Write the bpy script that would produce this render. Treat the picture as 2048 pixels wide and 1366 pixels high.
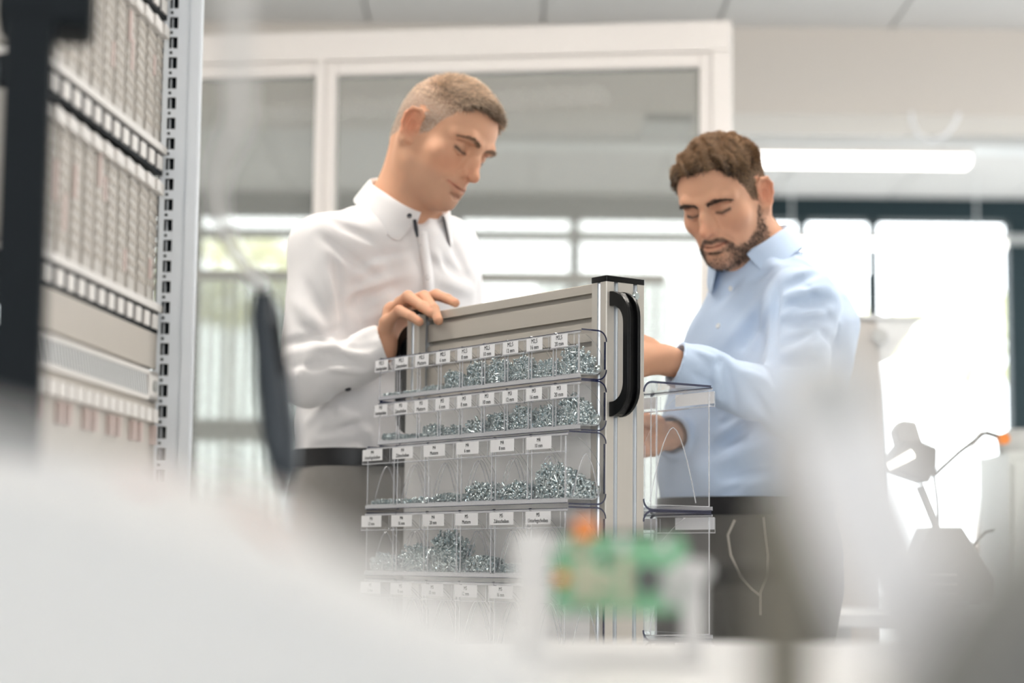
import bpy, bmesh, math, random
import numpy as np
from mathutils import Vector, Matrix

for o in list(bpy.data.objects):
    bpy.data.objects.remove(o)
SC = bpy.context.scene
COL = SC.collection
R = math.radians

# ------------------------------------------------------------------ camera
F_PX = 70 / 36 * 2048
PITCH, ROLL, CAM_H = R(6.38), 0.010, 0.85
cam_d = bpy.data.cameras.new('camera')
cam = bpy.data.objects.new('camera', cam_d)
COL.objects.link(cam)
cam_d.sensor_width = 36
cam_d.lens = 70
cam_d.clip_start = 0.02
cam_d.clip_end = 200
cam.matrix_world = Matrix.Translation((0, 0, CAM_H)) @ Matrix.Rotation(math.pi / 2 + PITCH, 4, 'X') @ Matrix.Rotation(ROLL, 4, 'Z')
cam_d.dof.use_dof = True
cam_d.dof.focus_distance = 3.29
cam_d.dof.aperture_fstop = 2.1
cam_d.dof.aperture_blades = 0
SC.camera = cam

# ------------------------------------------------------------------ view, sky and daylight
SC.view_settings.view_transform = 'Standard'
SC.view_settings.look = 'None'
SC.view_settings.gamma = 1
SC.view_settings.use_curve_mapping = False
SC.view_settings.exposure = 0.2
SC.cycles.transparent_max_bounces = 48
SC.cycles.max_bounces = 10
SC.cycles.diffuse_bounces = 5
SC.cycles.glossy_bounces = 5
SC.cycles.transmission_bounces = 8
SC.cycles.sample_clamp_indirect = 6
SC.cycles.caustics_reflective = False
SC.cycles.caustics_refractive = False
world = bpy.data.worlds.new('sky')
SC.world = world
world.use_nodes = True
wt = world.node_tree
bg = wt.nodes['Background']
bg.inputs['Color'].default_value = (0.93, 0.97, 1.0, 1)      # bright overcast sky
bg.inputs['Strength'].default_value = 6.0


def area_light(name, loc, rot, sx, sy, power, color=(1, 1, 1), portal=False):
    l = bpy.data.lights.new(name, 'AREA')
    l.shape = 'RECTANGLE'
    l.size, l.size_y = sx, sy
    l.energy = power
    l.color = color
    if portal:
        l.cycles.is_portal = True
    o = bpy.data.objects.new(name, l)
    o.location = loc
    o.rotation_euler = rot
    COL.objects.link(o)
    return o


# portals: daylight enters through the glazed back wall and the windows behind the camera
area_light('daylight_portal', (0, 10.7, 1.4), (R(-90), 0, 0), 9.2, 2.8, 1, portal=True)
area_light('daylight_portal', (4.85, 6.65, 1.72), (0, R(90), 0), 1.7, 5.6, 1, portal=True)
area_light('daylight_portal', (-1.2, -6.15, 1.7), (R(90), 0, 0), 6.2, 1.9, 1, portal=True)

# ------------------------------------------------------------------ helpers
CM = np.array(cam.matrix_world)[:3, :3]


def at(px, py, Y):
    """The point of the room seen at pixel (px, py) of the 2048 x 1366 frame at distance Y in front of the camera."""
    d = CM @ np.array([(px - 1024) / F_PX, -(py - 683) / F_PX, -1.0])
    return np.array([0, 0, CAM_H]) + d * (Y / d[1])


def tag(o, label=None, cat=None, group=None, kind=None):
    if label: o['label'] = label
    if cat: o['category'] = cat
    if group: o['group'] = group
    if kind: o['kind'] = kind
    return o


def empty(name, loc=(0, 0, 0), rz=0.0, label=None, cat=None, group=None):
    o = bpy.data.objects.new(name, None)
    o.empty_display_size = 0.05
    COL.objects.link(o)
    o.location = loc
    o.rotation_euler = (0, 0, rz)
    return tag(o, label, cat, group)


def link(name, me, parent=None, loc=None, rot=None):
    o = bpy.data.objects.new(name, me)
    COL.objects.link(o)
    if parent is not None: o.parent = parent
    if loc is not None: o.location = loc
    if rot is not None: o.rotation_euler = rot
    return o


def copy_tree(o, parent=None):
    c = o.copy()
    COL.objects.link(c)
    if parent is not None: c.parent = parent
    for ch in list(o.children):
        copy_tree(ch, c)
    return c


MATS = {}


def mat(name, color, rough=0.5, metal=0.0, spec=0.5, var=0.04, scale=40.0, bump=0.0, bscale=200.0, emit=None, emit_s=0.0, sss=0.0, coat=0.0, sheen=0.0, stretch=None):
    """Principled material with slight procedural colour variation and optional fine relief."""
    m = bpy.data.materials.new(name)
    m.use_nodes = True
    nt = m.node_tree
    b = nt.nodes['Principled BSDF']
    b.inputs['Roughness'].default_value = rough
    b.inputs['Metallic'].default_value = metal
    b.inputs['Specular IOR Level'].default_value = spec
    b.inputs['Coat Weight'].default_value = coat
    b.inputs['Sheen Weight'].default_value = sheen
    tc = nt.nodes.new('ShaderNodeTexCoord')
    src = tc.outputs['Object']
    if stretch:
        mp = nt.nodes.new('ShaderNodeMapping')
        mp.inputs['Scale'].default_value = stretch
        nt.links.new(src, mp.inputs['Vector'])
        src = mp.outputs['Vector']
    n = nt.nodes.new('ShaderNodeTexNoise')
    n.inputs['Scale'].default_value = scale
    n.inputs['Detail'].default_value = 3
    nt.links.new(src, n.inputs['Vector'])
    mx = nt.nodes.new('ShaderNodeMix')
    mx.data_type = 'RGBA'
    c = np.array(color[:3])
    mx.inputs['A'].default_value = (*np.clip(c * (1 - var), 0, 1), 1)
    mx.inputs['B'].default_value = (*np.clip(c * (1 + var), 0, 1), 1)
    nt.links.new(n.outputs['Fac'], mx.inputs['Factor'])
    nt.links.new(mx.outputs['Result'], b.inputs['Base Color'])
    if bump:
        n2 = nt.nodes.new('ShaderNodeTexNoise')
        n2.inputs['Scale'].default_value = bscale
        nt.links.new(src, n2.inputs['Vector'])
        bp = nt.nodes.new('ShaderNodeBump')
        bp.inputs['Strength'].default_value = bump
        bp.inputs['Distance'].default_value = 0.002
        nt.links.new(n2.outputs['Fac'], bp.inputs['Height'])
        nt.links.new(bp.outputs['Normal'], b.inputs['Normal'])
    if emit:
        b.inputs['Emission Color'].default_value = (*emit, 1)
        b.inputs['Emission Strength'].default_value = emit_s
    if sss:
        b.inputs['Subsurface Weight'].default_value = sss
        b.inputs['Subsurface Radius'].default_value = (1.0, 0.35, 0.2)
        b.inputs['Subsurface Scale'].default_value = 0.006
    MATS[name] = m
    return m


def attr_mat(name, attr, rough=0.5, sss=0.0, spec=0.4, bump=0.0, bscale=300.0, var=0.05, vscale=120.0):
    m = mat(name, (1, 1, 1), rough, spec=spec, sss=sss, var=var, scale=vscale, bump=bump, bscale=bscale)
    nt = m.node_tree
    b = nt.nodes['Principled BSDF']
    a = nt.nodes.new('ShaderNodeAttribute')
    a.attribute_name = attr
    mul = nt.nodes.new('ShaderNodeMix')
    mul.data_type = 'RGBA'
    mul.blend_type = 'MULTIPLY'
    mul.inputs['Factor'].default_value = 1
    old = b.inputs['Base Color'].links[0].from_socket
    nt.links.new(a.outputs['Color'], mul.inputs['A'])
    nt.links.new(old, mul.inputs['B'])
    nt.links.new(mul.outputs['Result'], b.inputs['Base Color'])
    return m


class MB:
    """Collects simple solids and links them as ONE mesh object."""

    def __init__(self):
        self.v, self.f, self.mi = [], [], []

    def add(self, v, f, m=0):
        o = len(self.v)
        self.v += [tuple(map(float, p)) for p in v]
        self.f += [tuple(i + o for i in q) for q in f]
        self.mi += [m] * len(f)
        return self

    def box(self, lo, hi, m=0, edge=None, thin=None):
        x0, y0, z0 = lo
        x1, y1, z1 = hi
        v = [(x0, y0, z0), (x1, y0, z0), (x1, y1, z0), (x0, y1, z0), (x0, y0, z1), (x1, y0, z1), (x1, y1, z1), (x0, y1, z1)]
        f = [(0, 3, 2, 1), (4, 5, 6, 7), (0, 1, 5, 4), (1, 2, 6, 5), (2, 3, 7, 6), (3, 0, 4, 7)]
        o = len(self.f)
        self.add(v, f, m)
        if edge is not None:           # rim faces of a thin plate get material index EDGE
            s = (x1 - x0, y1 - y0, z1 - z0)
            k = min(range(3), key=lambda i: s[i])
            broad = {0: (3, 5), 1: (2, 4), 2: (0, 1)}[k]
            for i in range(6):
                if i not in broad: self.mi[o + i] = edge
        return self

    def prism(self, pts, axis, a, b, m=0, edge=None):
        """Extrude the closed outline PTS (pairs) along AXIS from a to b."""
        n = len(pts)

        def P(p, t):
            if axis == 0: return (t, p[0], p[1])
            if axis == 1: return (p[0], t, p[1])
            return (p[0], p[1], t)
        v = [P(p, a) for p in pts] + [P(p, b) for p in pts]
        f = [(i, (i + 1) % n, n + (i + 1) % n, n + i) for i in range(n)]
        o = len(self.f)
        self.add(v, f + [tuple(range(n - 1, -1, -1)), tuple(range(n, 2 * n))], m)
        if edge is not None:
            for i in range(n): self.mi[o + i] = edge
        return self

    def strip_wall(self, pts, axis, a, b, th, m=0, cap=None, close=False):
        """A bent sheet: open polyline PTS with thickness TH extruded along AXIS; CAP is the material of its two ends."""
        P2 = np.array(pts, float)
        T = np.gradient(P2, axis=0)
        T /= np.linalg.norm(T, axis=1)[:, None] + 1e-12
        N = np.stack([-T[:, 1], T[:, 0]], 1)
        Q = P2 + N * th
        n = len(P2)
        out = [tuple(p) for p in P2] + [tuple(p) for p in Q[::-1]]

        def P(p, t):
            if axis == 0: return (t, p[0], p[1])
            if axis == 1: return (p[0], t, p[1])
            return (p[0], p[1], t)
        N2 = 2 * n
        v = [P(p, a) for p in out] + [P(p, b) for p in out]
        f = [(i, (i + 1) % N2, N2 + (i + 1) % N2, N2 + i) for i in range(N2)]
        self.add(v, f, m)
        cf = []
        for i in range(n - 1):
            q = (i, i + 1, N2 - 2 - i, N2 - 1 - i)
            cf += [q[::-1], tuple(k + N2 for k in q)]
        o = len(self.v) - 2 * N2
        self.f += [tuple(k + o for k in q) for q in cf]
        self.mi += [m if cap is None else cap] * len(cf)
        return self

    def tube(self, path, r, n=10, m=0, caps=True):
        """A round tube along PATH (points); R one radius or one per point."""
        P = [np.array(p, float) for p in path]
        k = len(P)
        rr = [r] * k if np.isscalar(r) else list(r)
        up = None
        v = []
        for i in range(k):
            t = P[min(i + 1, k - 1)] - P[max(i - 1, 0)]
            t = t / (np.linalg.norm(t) + 1e-12)
            if up is None:
                up = np.array([0, 0, 1.0]) if abs(t[2]) < 0.9 else np.array([1.0, 0, 0])
            a = np.cross(t, up); a /= np.linalg.norm(a) + 1e-12
            b = np.cross(t, a)
            up = -b
            for j in range(n):
                an = 2 * math.pi * j / n
                v.append(P[i] + rr[i] * (a * math.cos(an) + b * math.sin(an)))
        f = []
        for i in range(k - 1):
            for j in range(n):
                f.append((i * n + j, i * n + (j + 1) % n, (i + 1) * n + (j + 1) % n, (i + 1) * n + j))
        if caps:
            f.append(tuple(range(n - 1, -1, -1)))
            f.append(tuple((k - 1) * n + j for j in range(n)))
        return self.add(v, f, m)

    def lathe(self, prof, n=20, c=(0, 0, 0), m=0, axis=2):
        v, f = [], []
        for r, z in prof:
            for j in range(n):
                a = 2 * math.pi * j / n
                p = [r * math.cos(a), r * math.sin(a), z]
                if axis == 0: p = [p[2], p[0], p[1]]
                if axis == 1: p = [p[0], p[2], p[1]]
                v.append((p[0] + c[0], p[1] + c[1], p[2] + c[2]))
        for i in range(len(prof) - 1):
            for j in range(n):
                f.append((i * n + j, i * n + (j + 1) % n, (i + 1) * n + (j + 1) % n, (i + 1) * n + j))
        f.append(tuple(range(n - 1, -1, -1)))
        f.append(tuple((len(prof) - 1) * n + j for j in range(n)))
        return self.add(v, f, m)

    def xf(self, M4):
        M4 = np.array(M4)
        V = np.array(self.v)
        self.v = [tuple(p) for p in V @ M4[:3, :3].T + M4[:3, 3]]
        return self

    def mesh(self, name, mats, smooth=None):
        me = bpy.data.meshes.new(name)
        me.from_pydata(self.v, [], self.f)
        for m in (mats if isinstance(mats, (list, tuple)) else [mats]):
            me.materials.append(m)
        me.polygons.foreach_set('material_index', self.mi)
        bm = bmesh.new()
        bm.from_mesh(me)
        bmesh.ops.recalc_face_normals(bm, faces=bm.faces)
        bm.to_mesh(me)
        bm.free()
        if smooth is not None:
            me.polygons.foreach_set('use_smooth', [True] * len(me.polygons))
            me.set_sharp_from_angle(angle=R(smooth))
        me.update()
        return me

    def build(self, name, mats, parent=None, smooth=None, bevel=0.0, loc=None, rot=None, seg=2):
        o = link(name, self.mesh(name, mats, smooth), parent, loc, rot)
        if bevel:
            b = o.modifiers.new('edges', 'BEVEL')
            b.width = bevel
            b.segments = seg
            b.limit_method = 'ANGLE'
            b.angle_limit = R(40)
            b.harden_normals = False
            o.data.polygons.foreach_set('use_smooth', [True] * len(o.data.polygons))
            o.data.set_sharp_from_angle(angle=R(35))
        return o


def rect_round(x0, y0, x1, y1, r, n=5, corners=(1, 1, 1, 1)):
    """Outline of a rectangle with rounded corners: (x0,y0), (x1,y0), (x1,y1), (x0,y1)."""
    out = []
    for k, (cx, cy, a0) in enumerate(((x0 + r, y0 + r, 180), (x1 - r, y0 + r, 270), (x1 - r, y1 - r, 0), (x0 + r, y1 - r, 90))):
        if corners[k]:
            for i in range(n + 1):
                a = R(a0 + 90 * i / n)
                out.append((cx + r * math.cos(a), cy + r * math.sin(a)))
        else:
            out.append(((x0, x1, x1, x0)[k], (y0, y0, y1, y1)[k]))
    return out

# ------------------------------------------------------------------ organic modelling: distance fields meshed by surface nets
class Frame:
    def __init__(self, o=(0, 0, 0), Rm=None, s=1.0):
        self.o, self.R, self.s = np.array(o, float), (np.eye(3) if Rm is None else np.array(Rm, float)), s

    def world(self, p):
        return self.o + (np.asarray(p, float) * self.s) @ self.R.T

    def local(self, p):
        return ((np.asarray(p, float) - self.o) @ self.R) / self.s


WORLD = Frame()


def axis(segs):
    """Grid coordinates from (start, end, step) stretches, merged: the finest step wins where they overlap."""
    lo, hi = min(s[0] for s in segs), max(s[1] for s in segs)
    x, out = lo, [lo]
    while x < hi:
        st = min((s[2] for s in segs if s[0] - s[2] <= x <= s[1]), default=max(s[2] for s in segs))
        for s in segs:
            if x < s[0] < x + st and s[2] < st: st = max(s[0] - x, s[2])
        x += st
        out.append(x)
    return np.array(out, np.float32)


class SDF:
    def __init__(self, xs, ys, zs):
        self.ax = [np.asarray(a, np.float32) for a in (xs, ys, zs)]
        self.d = np.full(tuple(len(a) for a in self.ax), 0.3, np.float32)

    def _box(self, lo, hi):
        return tuple(slice(max(int(np.searchsorted(a, l)) - 1, 0), min(int(np.searchsorted(a, h)) + 1, len(a))) for a, l, h in zip(self.ax, lo, hi))

    def _pts(self, sl, fr):
        x, y, z = self.ax[0][sl[0]], self.ax[1][sl[1]], self.ax[2][sl[2]]
        x, y, z = x[:, None, None], y[None, :, None], z[None, None, :]
        if fr is WORLD: return x, y, z
        Rm, o, s = fr.R.astype(np.float32), fr.o.astype(np.float32), np.float32(fr.s)
        x, y, z = x - o[0], y - o[1], z - o[2]
        return tuple((Rm[0, i] * x + Rm[1, i] * y + Rm[2, i] * z) / s for i in range(3))

    def apply(self, fn, pts, rad, k=0.01, fr=WORLD, op='u', noise=0.0):
        W = np.array([fr.world(p) for p in pts])
        m = rad * fr.s + k + 0.012
        sl = self._box(W.min(0) - m, W.max(0) + m)
        if any(s.stop - s.start < 2 for s in sl): return
        d = fn(*self._pts(sl, fr)) * np.float32(fr.s)
        a = self.d[sl]
        if op == 'u':
            h = np.maximum(k - np.abs(a - d), 0) / k
            self.d[sl] = np.minimum(a, d) - h * h * (k * 0.25)
        elif op == 's':
            h = np.maximum(k - np.abs(a + d), 0) / k
            self.d[sl] = np.maximum(a, -d) + h * h * (k * 0.25)
        elif op == 'i':
            self.d[sl] = np.maximum(a, d)
        elif op == 'add':
            self.d[sl] = a + d

    def ell(self, c, r, k=0.01, fr=WORLD, op='u', rot=None):
        c, r = np.array(c, float), np.array(r, float)
        f2 = fr
        if rot is not None:
            f2 = Frame(fr.world(c), fr.R @ rot, fr.s)
            c = np.zeros(3)

        def fn(x, y, z):
            x, y, z = (x - c[0]) / r[0], (y - c[1]) / r[1], (z - c[2]) / r[2]
            k0 = np.sqrt(x * x + y * y + z * z) + 1e-6
            k1 = np.sqrt((x / r[0]) ** 2 + (y / r[1]) ** 2 + (z / r[2]) ** 2) + 1e-6
            return (k0 * (k0 - 1) / k1).astype(np.float32)
        self.apply(fn, [c], float(r.max()), k, f2, op)

    def cap(self, a, b, ra, rb, k=0.01, fr=WORLD, op='u', flat=None):
        """Tapered capsule. FLAT = (direction, factor): distances along DIRECTION count FACTOR times."""
        a, b = np.array(a, float), np.array(b, float)
        ba = b - a
        L2 = float(ba @ ba) + 1e-12
        if flat is not None:
            fd = np.array(flat[0], float); fd /= np.linalg.norm(fd)

        def fn(x, y, z):
            px, py, pz = x - a[0], y - a[1], z - a[2]
            t = np.clip((px * ba[0] + py * ba[1] + pz * ba[2]) / L2, 0, 1)
            qx, qy, qz = px - t * ba[0], py - t * ba[1], pz - t * ba[2]
            q2 = qx * qx + qy * qy + qz * qz
            if flat is not None:
                e = qx * fd[0] + qy * fd[1] + qz * fd[2]
                q2 = q2 + e * e * (flat[1] ** 2 - 1)
            return (np.sqrt(q2) - (ra + t * (rb - ra))).astype(np.float32)
        self.apply(fn, [a, b], max(ra, rb) * (1 if flat is None else max(1, 1 / flat[1])), k, fr, op)

    def chain(self, pts, rad, k=0.01, fr=WORLD, op='u', flat=None):
        for i in range(len(pts) - 1):
            self.cap(pts[i], pts[i + 1], rad[i], rad[i + 1], k, fr, op, flat)

    def loft(self, secs, k=0.01, fr=WORLD, op='u', p=2.3):
        """Sections (z, cx, cy, rx, ry) stacked along local z, superelliptic."""
        S = np.array(secs, float)
        S = S[np.argsort(S[:, 0])]

        def sm(z, col):
            zz = np.linspace(S[0, 0], S[-1, 0], 80)
            v = np.interp(zz, S[:, 0], S[:, col])
            for _ in range(6): v[1:-1] = (v[:-2] + 2 * v[1:-1] + v[2:]) / 4
            return np.interp(z, zz, v).astype(np.float32)

        def fn(x, y, z):
            cx, cy, rx, ry = (sm(z, i) for i in (1, 2, 3, 4))
            u = (np.abs((x - cx) / rx) ** p + np.abs((y - cy) / ry) ** p) ** np.float32(1 / p)
            d = (u - 1) * np.minimum(rx, ry)
            return np.maximum(d, np.maximum(S[0, 0] - z, z - S[-1, 0])).astype(np.float32)
        M_ = float(max(S[:, 3].max() + np.abs(S[:, 1]).max(), S[:, 4].max() + np.abs(S[:, 2]).max()))
        self.apply(fn, [(0, 0, S[0, 0]), (0, 0, S[-1, 0])], M_, k, fr, op)

    def fold(self, a, b, w, amp, fr=WORLD):
        """A crease (AMP > 0) or ridge (AMP < 0) of width W along a-b pressed into the surface."""
        a, b = np.array(a, float), np.array(b, float)
        ba = b - a
        L2 = float(ba @ ba) + 1e-12

        def fn(x, y, z):
            px, py, pz = x - a[0], y - a[1], z - a[2]
            t = np.clip((px * ba[0] + py * ba[1] + pz * ba[2]) / L2, 0, 1)
            q2 = (px - t * ba[0]) ** 2 + (py - t * ba[1]) ** 2 + (pz - t * ba[2]) ** 2
            return (amp * np.exp(-q2 / (w * w)) * np.sin(np.pi * (0.12 + 0.76 * t))).astype(np.float32)
        self.apply(fn, [a, b], w * 2.2, 0.001, fr, 'add')

    def crease(self, pts, w, amp):
        """A crease (AMP > 0) or ridge (AMP < 0) along the polyline PTS, fading at both ends."""
        pts = [np.array(p, float) for p in pts]
        n = len(pts) - 1

        def fn(x, y, z):
            best, tt = None, None
            for i in range(n):
                a, ba = pts[i], pts[i + 1] - pts[i]
                t = np.clip(((x - a[0]) * ba[0] + (y - a[1]) * ba[1] + (z - a[2]) * ba[2]) / (ba @ ba + 1e-12), 0, 1)
                q2 = (x - a[0] - t * ba[0]) ** 2 + (y - a[1] - t * ba[1]) ** 2 + (z - a[2] - t * ba[2]) ** 2
                if best is None: best, tt = q2, (i + t) / n
                else:
                    m = q2 < best
                    best = np.where(m, q2, best); tt = np.where(m, (i + t) / n, tt)
            return (amp * np.exp(-best / (w * w)) * np.sin(np.pi * (0.08 + 0.84 * tt))).astype(np.float32)
        self.apply(fn, pts, w * 2.2, 0.001, WORLD, 'add')

    def waves(self, dirs, amp, lo, hi, seed=0):
        """Soft cloth waviness: sums of sines along the given directions (vector, wavelength, weight)."""
        rng = np.random.default_rng(seed)
        sl = self._box(lo, hi)
        x, y, z = self._pts(sl, WORLD)
        v = 0
        for dvec, wl, wt_ in dirs:
            dvec = np.array(dvec, float); dvec /= np.linalg.norm(dvec)
            o = np.cross(dvec, rng.normal(size=3)); o /= np.linalg.norm(o)
            ph = rng.uniform(0, 6.28, 3)
            q = (dvec[0] * x + dvec[1] * y + dvec[2] * z) * (2 * np.pi / wl)
            q2 = (o[0] * x + o[1] * y + o[2] * z) * (2 * np.pi / (wl * 2.7))
            v = v + wt_ * np.sin(q + 1.3 * np.sin(q2 + ph[1]) + ph[0]) * (0.55 + 0.45 * np.sin(q2 * 0.7 + ph[2]))
        self.d[sl] += (amp * v).astype(np.float32)

    def mesh(self, name):
        d, (xs, ys, zs) = self.d, self.ax
        ins = d < 0
        s = ins[:-1, :-1, :-1].astype(np.int8)
        for i in (0, 1):
            for j in (0, 1):
                for k in (0, 1):
                    if i or j or k:
                        s = s + ins[i:ins.shape[0] - 1 + i, j:ins.shape[1] - 1 + j, k:ins.shape[2] - 1 + k]
        I = np.argwhere((s > 0) & (s < 8))
        idx = np.full(s.shape, -1, np.int32)
        idx[I[:, 0], I[:, 1], I[:, 2]] = np.arange(len(I))
        acc = np.zeros((len(I), 3)); cnt = np.zeros(len(I))
        corner = [(i, j, k) for i in (0, 1) for j in (0, 1) for k in (0, 1)]
        val = {c: d[I[:, 0] + c[0], I[:, 1] + c[1], I[:, 2] + c[2]] for c in corner}
        pos = {c: np.stack([xs[I[:, 0] + c[0]], ys[I[:, 1] + c[1]], zs[I[:, 2] + c[2]]], 1) for c in corner}
        for c in corner:
            for a in range(3):
                if c[a] == 0:
                    e = list(c); e[a] = 1; e = tuple(e)
                    va, vb = val[c], val[e]
                    m = (va < 0) != (vb < 0)
                    t = np.where(m, va / np.where(m, va - vb, 1), 0)[:, None]
                    acc += np.where(m[:, None], pos[c] + t * (pos[e] - pos[c]), 0)
                    cnt += m
        V = acc / cnt[:, None]
        quads = []
        sh = s.shape
        for a in range(3):
            b, c = (a + 1) % 3, (a + 2) % 3
            A = ins
            sl0 = [slice(None)] * 3; sl1 = [slice(None)] * 3
            sl0[a] = slice(0, -1); sl1[a] = slice(1, None)
            E_ = np.argwhere(A[tuple(sl0)] != A[tuple(sl1)])
            E_ = E_[(E_[:, b] > 0) & (E_[:, c] > 0) & (E_[:, b] < sh[b]) & (E_[:, c] < sh[c])]
            fl = A[E_[:, 0], E_[:, 1], E_[:, 2]]
            o = []
            for db, dc in ((-1, -1), (0, -1), (0, 0), (-1, 0)):
                q = E_.copy(); q[:, b] += db; q[:, c] += dc
                o.append(idx[q[:, 0], q[:, 1], q[:, 2]])
            q = np.stack(o, 1)
            q[~fl] = q[~fl][:, ::-1]
            quads.append(q)
        Q = np.concatenate(quads)
        Q = Q[(Q >= 0).all(1)]
        me = bpy.data.meshes.new(name)
        me.vertices.add(len(V)); me.vertices.foreach_set('co', V.astype(np.float32).ravel())
        me.loops.add(len(Q) * 4); me.loops.foreach_set('vertex_index', Q.astype(np.int32).ravel())
        me.polygons.add(len(Q))
        me.polygons.foreach_set('loop_start', np.arange(0, len(Q) * 4, 4, dtype=np.int32))
        me.polygons.foreach_set('use_smooth', np.ones(len(Q), bool))
        me.update(calc_edges=True)
        me.validate()
        return me, V, Q


def paint(me, name, col):
    """Own colour (lips, brows, stubble, weave) and painted crease shade, one value per vertex."""
    a = me.attributes.new(name, 'FLOAT_COLOR', 'POINT')
    c = np.ones((len(col), 4), np.float32)
    c[:, :3] = col
    a.data.foreach_set('color', c.ravel())


def strands(name, P, m, radius, parent, tint=None):
    """Hair: P has the shape (strands, points, 3)."""
    n, k = P.shape[:2]
    cu = bpy.data.hair_curves.new(name)
    cu.add_curves([k] * n)
    cu.position_data.foreach_set('vector', P.astype(np.float32).ravel())
    r = cu.attributes.get('radius') or cu.attributes.new('radius', 'FLOAT', 'POINT')
    r.data.foreach_set('value', np.tile(np.linspace(radius, radius * 0.45, k), n).astype(np.float32))
    if tint is not None:
        a = cu.attributes.new('tint', 'FLOAT_COLOR', 'CURVE')
        c = np.ones((n, 4), np.float32); c[:, :3] = tint
        a.data.foreach_set('color', c.ravel())
    cu.materials.append(m)
    return link(name, cu, parent)


# ------------------------------------------------------------------ heads, hands and clothes
def head_frame(o, psi, phi, roll, side, s):
    cp, sp = math.cos(phi), math.sin(phi)
    Fv = np.array([side * math.cos(psi) * cp, -math.sin(psi) * cp, -sp])
    Fh = np.array([side * math.cos(psi), -math.sin(psi), 0])
    Rv = np.cross(Fh, [0, 0, 1]); Uv = np.cross(Rv, Fv)
    c, s_ = math.cos(roll), math.sin(roll)
    return Frame(o, np.stack([c * Rv + s_ * Uv, Fv, -s_ * Rv + c * Uv], 1), s)


def rot_xyz(a, b, c):
    return np.array(Matrix.Rotation(c, 3, 'Z') @ Matrix.Rotation(b, 3, 'Y') @ Matrix.Rotation(a, 3, 'X'))


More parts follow.
